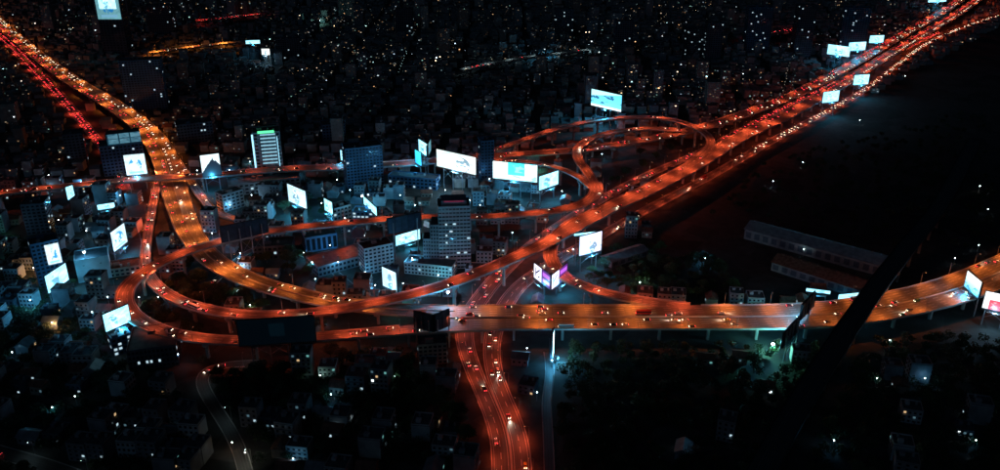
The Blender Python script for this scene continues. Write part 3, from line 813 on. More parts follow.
# ------------------------------------------------------------------ named buildings
win_cache = {}
def win_mesh(w, h, mat):
    k = (round(w, 1), round(h, 1), mat)
    if k not in win_cache:
        b = MB(); b.box((0, 0.0, 0), (w, 0.16, h)); win_cache[k] = b.mesh('window', mat)
    return win_cache[k]
def block(name, x0, y0, x1, y1, h, depth, label, cat='building', wall='wall_grey', roof='roof_dark', floors=None, bays=None, single=False,
          ledge=True, lit=0.06, litmat='window_cool', topfit=True, clutter=True, land=None, group=None, turn=0.0, winh=0.5, winw=0.62, foot=True):
    """prismatic block: front roof edge surveyed from (x0,y0) to (x1,y1) at height h"""
    a, b2 = at(x0, y0, h), at(x1, y1, h)
    w = (b2 - a).length; ang = math.atan2(b2.y - a.y, b2.x - a.x) + turn
    c = (a + b2) / 2 + Vector((-math.sin(ang), math.cos(ang), 0)) * depth / 2
    root = empty(name, (c.x, c.y, 0), ang)
    tag(root, label, cat, group)
    floors = floors or max(2, int(h / 3.3)); bays = bays or max(2, int(w / 3.8))
    m_ = MB(); m_.box((0, 0, h / 2), (w, depth, h), nobottom=True); wl = m_.build('wall', wall, root)
    rf = MB()
    rf.box((0, 0, h + 0.08), (w - 0.5, depth - 0.5, 0.14)); rfo = rf.build('roof', roof, root)
    pp = MB()
    for sx, sy, lx, ly in ((0, -1, w, 0.25), (0, 1, w, 0.25), (-1, 0, 0.25, depth - 0.5), (1, 0, 0.25, depth - 0.5)):
        pp.box((sx * (w / 2 - 0.125), sy * (depth / 2 - 0.125), h + 0.56), (lx, ly, 1.1))
    pp.build('parapet', wall, rfo)
    if clutter:
        for k in range(random.randint(2, 4)):
            cb = MB(); cx, cy = random.uniform(-.32, .32) * w, random.uniform(-.3, .3) * depth
            if random.random() < 0.5: cb.tube((cx, cy, h + 0.15), (cx, cy, h + 2.4), 1.0, 1.0, 10); cb.build('water_tank', 'water_tank', rfo)
            else: cb.box((cx, cy, h + 1.3), (random.uniform(3, 6), random.uniform(2.5, 4), 2.3)); cb.build('stair_house', wall, rfo)
    fh = h / floors; bw = w / bays; sb = max(2, int(depth / bw)); sw = depth / sb
    faces = [(0, -1, bays, bw), (1, 0, sb, sw), (-1, 0, sb, sw)]
    if ledge:
        for f in range(1, floors):
            lg = MB(); lg.box((0, 0, f * fh), (w + 0.7, depth + 0.7, 0.28))
            lg.build('floor_ledge', wall, root)
    dark, cool = MB(), MB()
    for f in range(floors):
        z = (f + 0.52) * fh
        for nx, ny, nb, bwid in faces:
            for k in range(nb):
                u = (k + 0.5) * bwid - nb * bwid / 2
                x, y = (u, ny * (depth / 2 + 0.02)) if ny else (nx * (w / 2 + 0.02), u)
                rz = 0 if ny else math.pi / 2
                on = random.random() < lit
                if single and ny:
                    o = link('window', win_mesh(bwid * winw, fh * winh, litmat if on else 'glass_dark'), root, (x, y, z), rz)
                    if on: o['label'] = 'lit window'
                elif on and random.random() < 0.8:
                    link('window', win_mesh(bwid * winw * 0.8, fh * winh, litmat), root, (x, y, z), rz)['label'] = 'lit window'
                else:
                    dark.box((x, y, z), (bwid * winw, 0.16, fh * winh), rz)
    if dark.v:
        o = dark.build('dark_windows', 'glass_dark', root); o['kind'] = 'stuff'
    if foot: FOOT.append((c.x, c.y, w / 2 + 2, depth / 2 + 2, ang))
    if land: LANDMARKS.append((c.x, c.y, land))
    root['h'] = h
    return root, w, depth, ang, c
def crown(root, w, d, h, ww, dd, hh, mat='wall_dark', name='penthouse', dx=0, dy=0):
    b = MB(); b.box((dx, dy, h + 0.16 + hh / 2), (ww, dd, hh)); return b.build(name, mat, root)

hotel, w, d, a_, c_ = block('hotel_tower', 438, 208, 470, 207, 58, 20, 'tall grey hotel tower with ledged floors beside the diagonal expressway', wall='wall_white',
      floors=17, bays=9, single=True, lit=0.04, winw=0.86, winh=0.42, clutter=False, land='the tall hotel tower')
crown(hotel, w, d, 58, w * 0.8, d * 0.7, 5.0, 'wall_grey')
b = MB(); b.box((0, -d * 0.36, 62.4), (w * 0.62, 0.4, 1.0)); 
glow('sign_pink', (1.0, 0.06, 0.22), 0.14, True)
b.build('roof_sign', 'sign_pink', hotel)['label'] = 'red glowing roof sign'
for k in (3, 7, 9, 12):
    b = MB(); b.box((-w / 2 + 6.5, -d / 2 - 0.5, k * 58 / 17 + 1.7), (1.6, 0.3, 1.5)); b.build('stair_window', 'window_cool', hotel)
block('hotel_wing', 430, 226, 438.3, 226, 41, 18, 'lower stepped wing on the left of the hotel tower', wall='wall_grey', floors=12, bays=3, single=True, lit=0.03, clutter=False)
block('hotel_annex', 423, 240, 430.3, 240, 28, 16, 'lowest stepped annex left of the hotel wing', wall='wall_grey', floors=8, bays=3, single=True, lit=0.03, clutter=False)
block('podium_building', 404, 263, 452, 268, 10, 16, 'long low white podium building in front of the hotel tower', wall='wall_white', floors=3, bays=14, single=True, lit=0.1, ledge=False, clutter=True)

bx, w, d, a_, c_ = block('office_block', 252, 134, 279.5, 132, 46, 24, 'office block with blue-white lit edges and a green roof sign', wall='wall_white', floors=11, bays=5, single=True, lit=0.0, land='the office block with green sign')
glow('edge_cool', (0.35, 0.78, 1.0), 1.9, True); glow('sign_green', (0.12, 1.0, 0.42), 1.4, True); glow('edge_soft', (0.35, 0.72, 0.9), 0.8, True)
b = MB(); b.box((-w / 2 - 0.35, -d / 2 - 0.25, 23), (1.6, 0.5, 44)); b.build('edge_light', 'edge_cool', bx)
b = MB(); b.box((w / 2 - 3.5, -d / 2 - 0.5, 22), (0.5, 0.3, 38)); b.build('edge_light', 'edge_cool', bx)
b = MB(); b.box((0, -d / 2 - 0.3, 47.2), (w * 0.6, 0.5, 2.6)); b.build('roof_sign', 'sign_green', bx)['label'] = 'green glowing roof sign'
for k in range(2, 11):
    b = MB(); b.box((1.5, -d / 2 - 0.2, k * 4.18 + 2.2), (w * 0.56, 0.25, 1.5)); b.build('lit_floor', 'edge_soft', bx)

block('dark_slab', 345, 150, 382, 146, 44, 22, 'dark blue slab block rising in front of the upper expressway', wall='wall_blue', floors=13, bays=11, single=True, lit=0.02, land='the dark blue slab')
block('blue_tower', 481, 142, 494, 141, 46, 16, 'slim dark blue tower left of the wide turquoise billboard', wall='wall_blue', floors=13, bays=4, lit=0.02, land='the slim blue tower')
block('pale_hall', 74, 262, 108, 256.5, 20, 22, 'pale windowless box hall with lit rooftop at left', wall='wall_white', floors=2, bays=2, lit=0, ledge=False, winh=0.05, winw=0.1, clutter=False, land='the pale box hall')
lr, w, d, a_, c_ = block('screen_block', 30, 246, 58, 240, 38, 16, 'far left block carrying a blue-white screen on its front', wall='wall_blue', floors=11, bays=6, lit=0.03, land='the far left screen block')
uvquad('screen', w * 0.5, 18, 's_poster', lr, -d / 2 - 0.6, 18).location.x = w * 0.22
gb, w, d, a_, c_ = block('glass_roof_block', 99, 148, 142, 143, 34, 26, 'dark block under a pale blue rooftop glass storey', wall='wall_blue', floors=9, bays=11, lit=0.04, land='the pale blue rooftop block')
uvquad('rooftop_screen', w * 0.78, 12, 's_windows', gb, -d / 2 + 1.5, 35.2).location.x = w * 0.1
crown(gb, w, d, 34, w * 0.78, d * 0.6, 12, 'panel_back', 'rooftop_storey', w * 0.1, d * 0.05)
block('balcony_apartments', 364, 250, 393, 244, 24, 16, 'pale apartment block with dark roof behind the white roadside billboard', wall='wall_white', roof='roof_dark', floors=7, bays=7, single=True, lit=0.02, land='the pale apartment block')
block('pillared_hall', 305, 239, 337, 234, 14, 20, 'dark hall with tall pillar bays below the loop ramp', wall='wall_blue', floors=1, bays=6, single=True, ledge=False, winh=0.8, lit=0.0, land='the pillared hall')
block('car_park', 318, 268, 366, 255, 9, 26, 'long flat blue-grey roof building left of the pale apartments', wall='wall_grey', roof='roof_metal', floors=2, bays=12, lit=0.05)
block('white_rowhouse', 333, 210, 351, 205, 16, 14, 'white rowhouse with a grid of dark windows behind the loop ramp', wall='wall_white', floors=4, bays=5, single=True, lit=0.05, ledge=False, land='the white rowhouse')
block('blue_lit_house', 352, 212, 377, 213, 13, 14, 'blue wall building lit by the slanting glowing sign', wall='wall_blue', floors=4, bays=6, single=True, lit=0.35, ledge=False)
block('pink_house', 378, 216, 392, 213, 12, 12, 'small pale pink building right of the blue lit building', wall='wall_white', floors=3, bays=4, single=True, lit=0.05, ledge=False)
block('green_roof_hall', 228, 186, 300, 178, 12, 26, 'long hall with teal roof behind the tilted white billboard', wall='wall_grey', roof='roof_metal', floors=3, bays=14, lit=0.05, ledge=False)
block('corner_house', 222, 196, 243, 190, 18, 14, 'pale corner building right of the exit ramp', wall='wall_white', floors=5, bays=5, single=True, lit=0.08, ledge=False)
block('terrace_house', 388, 176, 436, 180, 12, 16, 'low teal terrace below the small corner billboard', wall='wall_blue', floors=3, bays=12, lit=0.12, ledge=False)
block('flat_block', 126, 352, 176, 346, 16, 34, 'large flat dark building outside the loop at lower left', wall='wall_dark', roof='roof_dark', floors=4, bays=12, lit=0.03, land='the large flat dark building')
block('lit_corner_block', 111, 340, 131, 334, 14, 12, 'small block under the brilliant billboard with bright side windows', wall='wall_blue', floors=4, bays=4, single=True, lit=0.5, ledge=False)
block('boulevard_house', 418, 346, 447, 344, 16, 14, 'narrow houses with reddish walls beside the dark corner billboard', wall='wall_warm', floors=5, bays=6, single=True, lit=0.1, ledge=False, land='the reddish boulevard houses')
block('low_block', 252, 248, 292, 246, 12, 20, 'dark low block below the dark billboard back', wall='wall_dark', floors=3, bays=8, lit=0.03, ledge=False)
block('shed_roof_house', 98, 272, 140, 266, 7, 18, 'low red-brown roof house beside the loop ramp', wall='wall_warm', roof='roof_tile', floors=2, bays=8, lit=0.05, ledge=False)
for k, (x0, y0, x1, y1, h, lab) in enumerate([
        (118, 62, 160, 60, 70, 'dark tower in the upper left beyond the orange expressway'), (750, 8, 774, 8, 80, 'dim far tower left of the top centre right'),
        (800, 6, 818, 6, 90, 'slim dim far tower in the upper right'), (845, 8, 872, 9, 85, 'broad dim far tower beside the jammed expressway'),
        (616, 22, 634, 22, 62, 'dim far tower above the lone cyan billboard'), (275, 40, 300, 39, 40, 'dim far block below the thin white sign bar'),
        (62, 136, 82, 134, 38, 'dark block left of the pale blue rooftop block'), (176, 126, 212, 122, 26, 'blue-lit low block right of the orange expressway'),
        (20, 206, 44, 204, 30, 'dark block at the far left below the upper expressway'), (145, 6, 170, 6, 60, 'dim far tower right of the lit screen tower'),
        (690, 30, 712, 29, 50, 'dim far block in the upper right third'), (555, 10, 574, 10, 55, 'dim far tower near the top centre'),
        (395, 10, 412, 10, 50, 'dim far block near the top left of centre'), (322, 126, 345, 124, 22, 'dim block behind the dark blue slab'),
        (708, 24, 724, 24, 64, 'pale dim tower beside the upper right block')]):
    block('far_tower', x0, y0, x1, y1, h, 22, lab, wall=random.choice(('wall_dark', 'wall_blue', 'wall_dark')), lit=0.05, ledge=False, land=None)
tw, w, d, a_, c_ = block('screen_tower', 91, -18, 115.5, -18, 130, 26, 'tall tower with a brilliant cyan screen at upper left', wall='wall_dark', floors=30, bays=7, lit=0.02, ledge=False, clutter=False, land='the tall screen tower')
uvquad('screen', w * 0.96, 50, 's_dimcyan', tw, -d / 2 - 0.7, 66)
uvquad('bright_screen', w * 0.7, 30, 's_cool', tw, -d / 2 - 0.9, 84)

# long railway sheds in the dark right side
def shed(x0, y0, x1, y1, zr, depth, label, roof):
    a, b2 = at(x0, y0, zr), at(x1, y1, zr)
    w = (b2 - a).length; ang = math.atan2(b2.y - a.y, b2.x - a.x)
    c = (a + b2) / 2 + Vector((-math.sin(ang), math.cos(ang), 0)) * depth / 2
    root = empty('railway_shed', (c.x, c.y, 0), ang); tag(root, label, 'shed')
    m_ = MB(); m_.box((0, 0, zr / 2), (w, depth, zr), nobottom=True); m_.build('wall', 'wall_grey', root)
    g_ = MB(); g_.gable((0, 0, zr + 0.02), (w, depth), depth * 0.2, 0, None, 1.0); ro = g_.build('roof', roof, root)
    n = int(w / 8)
    for k in range(n):
        s = MB(); x = -w / 2 + (k + 0.5) * w / n
        s.box((x, -depth / 2 - 0.1, zr * 0.5), (5.0, 0.3, zr * 0.55)); s.build('door', 'wall_dark', root)
        s = MB(); s.box((x, 0, zr + depth * 0.2 + 0.5), (2.2, 1.6, 0.8)); s.build('roof_vent', roof, ro)
    FOOT.append((c.x, c.y, w / 2 + 4, depth / 2 + 4, ang)); LANDMARKS.append((c.x, c.y, 'the long railway shed'))
shed(745, 229, 882, 266, 10, 24, 'long pale gabled railway shed in the dark right side', 'roof_metal')
shed(772, 262, 866, 292, 8, 22, 'brown roofed shed behind the lit shed front', 'roof_tile')
shed(612, 262, 648, 250, 6, 14, 'faint blue-grey gabled roof right of the square billboard', 'roof_metal')

# ------------------------------------------------------------------ floodlights, neighbourhood lamps and added fill lamps
glow('flood_lens', (0.8, 0.97, 1.0), 22.0)
def flood(x, y, z, power, c=(0.55, 0.88, 1.0), lens='flood_lens', label=None, p=None):
    p = p or at(x, y, z)
    big = 2.6 if power > 12000 else 1.0
    root = empty('floodlight', (p.x, p.y, 0)); tag(root, label, 'floodlight', 'cool floodlights')
    t = MB(); t.tube((0, 0, 0), (0, 0, z - 0.4), 0.14, 0.1, 8); t.build('pole', 'galvanised', root)
    t = MB(); t.box((0, 0, z + 0.32), (1.1, 0.5, 0.12)); t.build('lamp_head', 'galvanised', root)
    t = MB(); t.tube((0, 0, z - 0.3 * big), (0, 0, z + 0.2), 0.22 * big, 0.4 * big, 10); t.build('lens', lens, root)
    d = bpy.data.lights.new('flood', 'POINT'); d.energy = power; d.color = c; d.shadow_soft_size = 0.4
    link('lamp_light', d, root, (0, 0, z - 0.3 * big - 0.6))
FL = [(552, 360, 7, 7000, None, 'added blue-white floodlight at the foot of the edge-on billboard'),  # added to light the ground under the panel
      (773, 344, 9, 17000, (0.2, 1.0, 0.7), 'green-white floodlight glaring below the broad expressway'), (797, 317, 18, 1200, None, 'small floodlight between the two dark billboard backs'),
      (175, 350, 9, 2500, None, 'upper of two bluish floodlights outside the loop'), (178, 354, 9, 2500, None, 'lower of two bluish floodlights outside the loop'),
      (573, 249, 10, 2500, None, 'bluish floodlight left of the square white billboard'), (594, 164, 8, 1500, (0.3, 1, 0.45), 'green floodlight inside the far ramps'),
      (602, 154, 8, 500, None, 'small white floodlight inside the far ramps'), (562, 191, 8, 1500, None, 'white floodlight below the right turquoise billboard'),
      (403, 283, 8, 1800, None, 'cyan floodlight right of the white roadside billboard'), (158, 297, 8, 600, None, 'white floodlight between the two loop ramps'),
      (139, 297, 8, 400, (0.5, 1, 0.8), 'teal floodlight inside the loop bend'), (52, 407, 8, 2500, None, 'bluish floodlight in the dark lower left'),
      (331, 394, 7, 2200, None, 'pale floodlight among the dark roofs below centre'), (293, 458, 8, 2800, None, 'double floodlight at the bottom left of centre'),
      (320, 375, 7, 900, (0.5, 1, 0.8), 'green-tinted lamp below the wide dark screen'), (395, 376, 7, 1200, (0.4, 1, 0.8), 'teal lamp left of the reddish boulevard houses'),
      (12, 352, 7, 1500, None, 'white lamp at the far left edge'), (537, 392, 7, 500, None, 'small lamp right of the red boulevard'), (527, 348, 6, 400, None, 'small white lamp below the broad expressway'),
      (834, 440, 7, 1600, None, 'bluish lamp at the lower right'), (925, 378, 7, 1800, None, 'blue lamp in the dark lower right'), (976, 440, 7, 1200, None, 'blue lamp in the bottom right corner'),
      (877, 378, 7, 400, None, 'lone white lamp in the lower right darkness'), (890, 340, 7, 1200, (0.3, 0.6, 1), 'blue lamp below the railway viaduct'),
      (245, 452, 7, 1300, (1, 0.85, 0.5), 'warm lamp at the lower left street'), (232, 442, 7, 800, (1, 0.5, 0.15), 'orange lamps beside the lower left street'),
      (100, 441, 7, 900, (0.5, 1, 0.85), 'teal lamp in the lower left darkness'), (75, 396, 7, 500, None, 'small white lamp in the lower left darkness'),
      (250, 305, 6, 300, (0.8, 0.9, 0.5), 'dim lamp among the island trees'), (238, 290, 7, 600, None, 'white lamp beside the island trees'),
      (240, 253, 6, 1600, None, 'bright white lamp under the dark billboard back'), (210, 250, 6, 500, None, 'white lamp under the loop ramp'),
      (480, 205, 9, 1500, None, 'white lamp below the slim blue tower'), (505, 198, 8, 2200, None, 'white lamp below the wide turquoise billboard'), (490, 245, 7, 1100, None, 'white lamp right of the hotel tower'),
      (445, 190, 8, 1600, None, 'lamp under the huge cream billboard'), (350, 190, 8, 1300, None, 'lamp below the dark blue slab'), (415, 205, 8, 1300, None, 'lamp left above the hotel tower'),
      (300, 215, 6, 1800, (0.2, 1, 0.5), 'green lamp among the trees behind the loop ramp'), (338, 262, 12, 1500, None, 'lamp over the long flat roof building'), (100, 235, 8, 2200, None, 'cool lamp left of the pale poster billboard'),
      (84, 252, 27, 6000, None, 'rooftop lamp on the pale box hall'), (20, 260, 8, 1500, None, 'cool lamp beside the far left screen block'), (130, 225, 8, 1300, None, 'lamp beside the narrow street at left'),
      (600, 120, 10, 2500, None, 'lamp below the lone cyan billboard'), (230, 205, 8, 1000, None, 'lamp behind the exit ramp'), (200, 135, 8, 2400, None, 'cool lamp beside the blue-lit low block'),
      (640, 282, 6, 700, (0.5, 1, 0.6), 'green lamp among trees right of the purple twin billboard'), (705, 258, 6, 800, None, 'lone white lamp in the right darkness'), (365, 272, 7, 1200, None, 'lamp beside the pale apartment block'),
      (448, 292, 26, 11500, None, 'added cool lamp in front of the long podium building'), (455, 276, 12, 3500, None, 'added cool lamp at the foot of the hotel tower'), (412, 258, 14, 3500, None, 'added cool lamp left of the stepped hotel annex'),  # added lamps brightening facades, down to the one behind the flat roof
      (362, 196, 14, 5500, None, 'added cool lamp at the foot of the dark blue slab'), (268, 184, 14, 8000, None, 'added cool lamp at the foot of the office block'), (92, 312, 24, 26000, None, 'added cool lamp in front of the pale box hall'),
      (30, 300, 14, 5000, None, 'added cool lamp in front of the far left screen block'), (375, 285, 12, 2500, None, 'added cool lamp before the pale apartment block'), (312, 262, 10, 2000, None, 'added cool lamp before the pillared hall'),
      (345, 218, 20, 1800, None, 'added cool lamp before the white rowhouse'), (120, 195, 12, 2200, None, 'added cool lamp below the blue picture billboard'), (400, 195, 14, 4000, None, 'added cool lamp below the low teal terrace'),
      (520, 205, 14, 4000, None, 'added cool lamp under the wide turquoise billboard'), (470, 200, 14, 4000, None, 'added cool lamp under the right posts of the cream billboard'), (330, 245, 10, 1800, None, 'added cool lamp behind the long flat roof building'),
      (803, 162, 7, 140, None, 'lone lamp high in the right darkness'), (773, 181, 7, 140, None, 'lone lamp above the long railway shed'), (804, 249, 8, 140, None, 'blue lamp in front of the long railway shed'),
      (905, 76, 7, 140, None, 'tiny lamp beside the far right highway'), (980, 186, 7, 140, (1, .5, .2), 'orange lamp near the right edge darkness'), (988, 209, 7, 140, None, 'upper white lamp at the right edge darkness'),
      (979, 245, 7, 140, None, 'white lamp above the blue-white edge billboard'), (955, 258, 7, 140, None, 'white lamp left above the blue-white edge billboard'), (860, 120, 7, 140, None, 'lone lamp right of the jammed expressway'),
      (868, 282, 7, 300, None, 'white lamp beside the lit shed front'), (863, 287, 7, 300, (.3, 1, .8), 'teal lamp beside the lit shed front'),
      (541, 55, 10, 9000, None, 'brilliant lamp on the far white-lit street'), (320, 20, 10, 3000, (0.4, 1, 0.9), 'far teal lamp left of top centre'), (445, 50, 10, 3000, None, 'far white lamp left of the white-lit street')]
for x, y, z, pw, c, lab in FL:
    flood(x, y, z, pw * (1.0 if x in (773, 552) else 0.25 if y > 305 or pw < 150 else 2.4), c or (0.09, 0.52, 0.95), 'green_lens' if c and c[1] > 0.95 and c[0] < 0.4 else 'flood_lens', lab)

# ------------------------------------------------------------------ the low city
def inside(poly, x, y):
    r_ = False; n = len(poly)
    for i in range(n):
        x0, y0 = poly[i]; x1, y1 = poly[(i + 1) % n]
        if (y0 > y) != (y1 > y) and x < (x1 - x0) * (y - y0) / (y1 - y0) + x0: r_ = not r_
    return r_
ground_poly = lambda pts: [tuple(at(x, y)[:2]) for x, y in pts]
Z_ISLAND = ground_poly([(160, 290), (196, 262), (300, 302), (345, 310), (250, 313), (190, 304)])
Z_RING = ground_poly([(132, 292), (165, 312), (220, 324), (330, 322), (420, 318), (400, 330), (320, 334), (220, 337), (160, 328), (132, 310)])
Z_RAMPGREEN = ground_poly([(575, 262), (640, 245), (730, 270), (740, 300), (640, 298), (590, 285)])
Z_LOWER = ground_poly([(190, 352), (410, 346), (455, 390), (478, 470), (250, 470), (215, 400)])
Z_PARK = ground_poly([(560, 340), (1010, 340), (1010, 480), (560, 480)])
Z_YARD = ground_poly([(640, 215), (760, 150), (900, 80), (1010, 20), (1200, 20), (1200, 262), (960, 275), (760, 300), (700, 300)])
Z_FARGREEN = ground_poly([(600, 153), (690, 146), (650, 172), (605, 190)])
Z_GROVE = ground_poly([(240, 248), (290, 244), (330, 265), (300, 280), (250, 268)])
Z_BACK = ground_poly([(283, 205), (330, 198), (325, 220), (285, 224)])
Z_LEFT = ground_poly([(-20, 300), (120, 340), (180, 400), (200, 480), (-20, 480)])
NOHOUSE = [Z_ISLAND, Z_RING, Z_RAMPGREEN, Z_YARD, Z_FARGREEN, Z_GROVE, Z_BACK]

def in_foot(x, y, pad=0.0):
    for fx, fy, hw, hd, a in FOOT:
        dx, dy = x - fx, y - fy
        u = dx * math.cos(a) + dy * math.sin(a); v = -dx * math.sin(a) + dy * math.cos(a)
        if abs(u) < hw + pad and abs(v) < hd + pad: return True
    return False

WALLS = [(0.42, 0.43, 0.43), (0.33, 0.35, 0.37), (0.5, 0.48, 0.44), (0.24, 0.26, 0.28), (0.38, 0.33, 0.29), (0.27, 0.33, 0.36), (0.45, 0.41, 0.36)]
ROOFS = [(0.14, 0.15, 0.16), (0.20, 0.21, 0.22), (0.2, 0.10, 0.08), (0.12, 0.17, 0.17), (0.28, 0.30, 0.31), (0.10, 0.10, 0.11)]
PAL = [(1.0, 0.62, 0.32), (1.0, 0.5, 0.22), (1.0, 0.75, 0.5), (0.85, 0.95, 1.0), (0.75, 0.92, 1.0), (1.0, 0.78, 0.5), (1.0, 0.88, 0.7), (0.55, 0.95, 1.0), (0.5, 1.0, 0.85), (1.0, 0.6, 0.3), (0.6, 0.8, 1.0)]
# candidate plots: streets every few rows, grid turned by district
plots = []
for Yc in np.arange(330, 2750, 17.0):
    half = 520 + Yc * 0.68 if Yc < 900 else 400 + Yc * 0.72
    for Xc in np.arange(-half, half, 14.5):
        k = int(Xc // 420) + 3 * int(Yc // 500)
        g_ang = ((k * 37) % 50 - 25) * math.pi / 180 * 0.7
        if int(Xc / 14.5) % 7 == 3 or int(Yc / 17) % 5 == 2: continue
        x = Xc + random.uniform(-3, 3); y = Yc + random.uniform(-3, 3)
        if random.random() < 0.12: continue
        plots.append((x, y, g_ang + random.choice((0, 0, math.pi / 2)) + random.uniform(-.06, .06)))
PX = np.array([(p[0], p[1]) for p in plots])
keep = np.ones(len(plots), bool); close_ = np.zeros(len(plots), bool)
for i in range(0, len(plots), 400):
    d2 = (PX[i:i + 400, 0, None] - ALLC[None, :, 0]) ** 2 + (PX[i:i + 400, 1, None] - ALLC[None, :, 1]) ** 2
    close_[i:i + 400] = (d2 < 70 ** 2).any(axis=1)
    keep[i:i + 400] = ~(d2 < (ALLW[None] / 2 + 9.5) ** 2).any(axis=1)
good = []
for k, p in enumerate(plots):
    if not keep[k]: continue
    if in_foot(p[0], p[1], 6.0): continue
    if any(inside(z, p[0], p[1]) for z in NOHOUSE): continue
    if inside(Z_PARK, p[0], p[1]) and random.random() < 0.82: continue
    if inside(Z_LOWER, p[0], p[1]) and random.random() < 0.35: continue
    if inside(Z_LEFT, p[0], p[1]) and random.random() < 0.12: continue
    good.append(p + (bool(close_[k]),))
good.sort(key=lambda p: -pix((p[0], p[1], 5))[2] if in_frame((p[0], p[1], 5), 6) else 1)
near = [p for p in good if in_frame((p[0], p[1], 5), 6)][:270]
nearset = set(id(p) for p in near)

# house kinds, built once each with parts
def house_kind(name, w, d, h, roof, wall, flats=False, lit=0.0):
    root = empty(name)
    m_ = MB(); m_.box((0, 0, h / 2), (w, d, h), nobottom=True); kid(m_.build('wall', wall, root))
    if roof == 'flat':
        m_ = MB(); m_.box((0, 0, h + 0.12), (w + 0.4, d + 0.4, 0.24)); ro = kid(m_.build('roof', 'roof_dark', root))
        m_ = MB()
        for sx, sy, lx, ly in ((0, -1, w, 0.2), (0, 1, w, 0.2), (-1, 0, 0.2, d - 0.4), (1, 0, 0.2, d - 0.4)):
            m_.box((sx * (w / 2 - 0.1), sy * (d / 2 - 0.1), h + 0.64), (lx, ly, 0.8))
        kid(m_.build('parapet', wall, ro))
        m_ = MB(); m_.tube((w * 0.25, d * 0.2, h + 0.24), (w * 0.25, d * 0.2, h + 2.1), 0.8, 0.8, 10); kid(m_.build('water_tank', 'water_tank', ro))
        m_ = MB(); m_.box((-w * 0.22, d * 0.15, h + 1.35), (2.6, 3.2, 2.2)); kid(m_.build('stair_house', wall, ro))
    else:
        m_ = MB(); m_.gable((0, 0, h + 0.02), (w, d), d * 0.28, 0, None, 0.7); kid(m_.build('roof', roof, root))
    fl = max(1, int(h / 3.2)); nb = max(2, int(w / 3.2)); fh = h / fl
    for f in range(fl):
        for sy in (-1, 1):
            for k in range(nb):
                on = random.random() < lit
                o = link('window', win_mesh(1.6, 1.5, random.choice(('window_cool', 'window_cool', 'window_warm')) if on else 'glass_dark'), root, ((k + 0.5) * w / nb - w / 2, sy * (d / 2 + 0.02), (f + 0.55) * fh))
                kid(o)
        if f: 
            m_ = MB(); m_.box((0, -d / 2 - 0.45, f * fh), (w * 0.94, 0.86, 0.16)); kid(m_.build('balcony', wall, root))
    m_ = MB(); m_.box((w * 0.2, -d / 2 - 0.05, 1.1), (1.1, 0.1, 2.2)); kid(m_.build('door', 'wall_dark', root))
    return root
KINDS = [('shophouse', 'four-storey flat-roofed shophouse', house_kind('shophouse', 12, 13, 13.2, 'flat', 'wall_grey', lit=0)),
         ('shophouse', 'three-storey pale shophouse', house_kind('shophouse', 13, 12, 10, 'flat', 'wall_white', lit=0)),
         ('house', 'small house with a dark tiled roof', house_kind('house', 11, 9.5, 6.2, 'roof_tile', 'wall_warm', lit=0)),
         ('house', 'small house with a grey metal roof', house_kind('house', 12, 10, 5.8, 'roof_metal', 'wall_grey', lit=0.0)),
         ('shophouse', 'two-storey dark flat-roofed house', house_kind('shophouse', 11, 12, 7, 'flat', 'wall_dark', lit=0)),
         ('apartment_house', 'six-storey grey apartment house', house_kind('apartment_house', 13, 13, 19.5, 'flat', 'wall_grey', lit=0))]
firsts = [True] * len(KINDS)
lab_n = {}
LM = np.array([(l[0], l[1]) for l in LANDMARKS])
lot = []
for p in near:
    j = int(np.argmin((LM[:, 0] - p[0]) ** 2 + (LM[:, 1] - p[1]) ** 2))
    d = math.hypot(LM[j, 0] - p[0], LM[j, 1] - p[1])
    lot.append((j, d, p))
lot.sort(key=lambda q: (q[0], q[1]))
for j, d, p in lot:
    ki = random.choices(range(6), (3, 2.5, 3, 2.5, 2, 0.8))[0]
    name, desc, proto = KINDS[ki]
    if firsts[ki]: o = proto; firsts[ki] = False
    else: o = copy_tree(proto)
    o.location = (p[0], p[1], 0); o.rotation_euler = (0, 0, p[2])
    wins = [c for c in KIDS[o.name] if c.name.startswith('window')]
    for c in random.sample(wins, random.choices((0, 1, 2, 4, 7), (5, 4, 3, 1.5, 0.7))[0] if len(wins) > 7 else 1):
        c.data = win_mesh(1.6, 1.5, random.choices(('window_dim', 'window_cool', 'window_warm', 'window_teal', 'window_bright'), (5, 2.5, 2, 1.5, 0.7))[0])
    k = random.uniform(0.85, 1.08); o.scale = (k, random.uniform(0.85, 1.08), random.uniform(0.85, 1.15))
    lab_n[(j, ki)] = lab_n.get((j, ki), 0) + 1
    n = lab_n[(j, ki)]
    tag(o, f"{desc}, {ordinal(n) + ' ' if n > 1 else ''}nearest to {LANDMARKS[j][2]}", 'house', 'dark low-rise houses between the roads')
for (nm, ds, pr), f in zip(KINDS, firsts):
    if f:
        for ch in KIDS.get(pr.name, []): bpy.data.objects.remove(ch)
        bpy.data.objects.remove(pr)

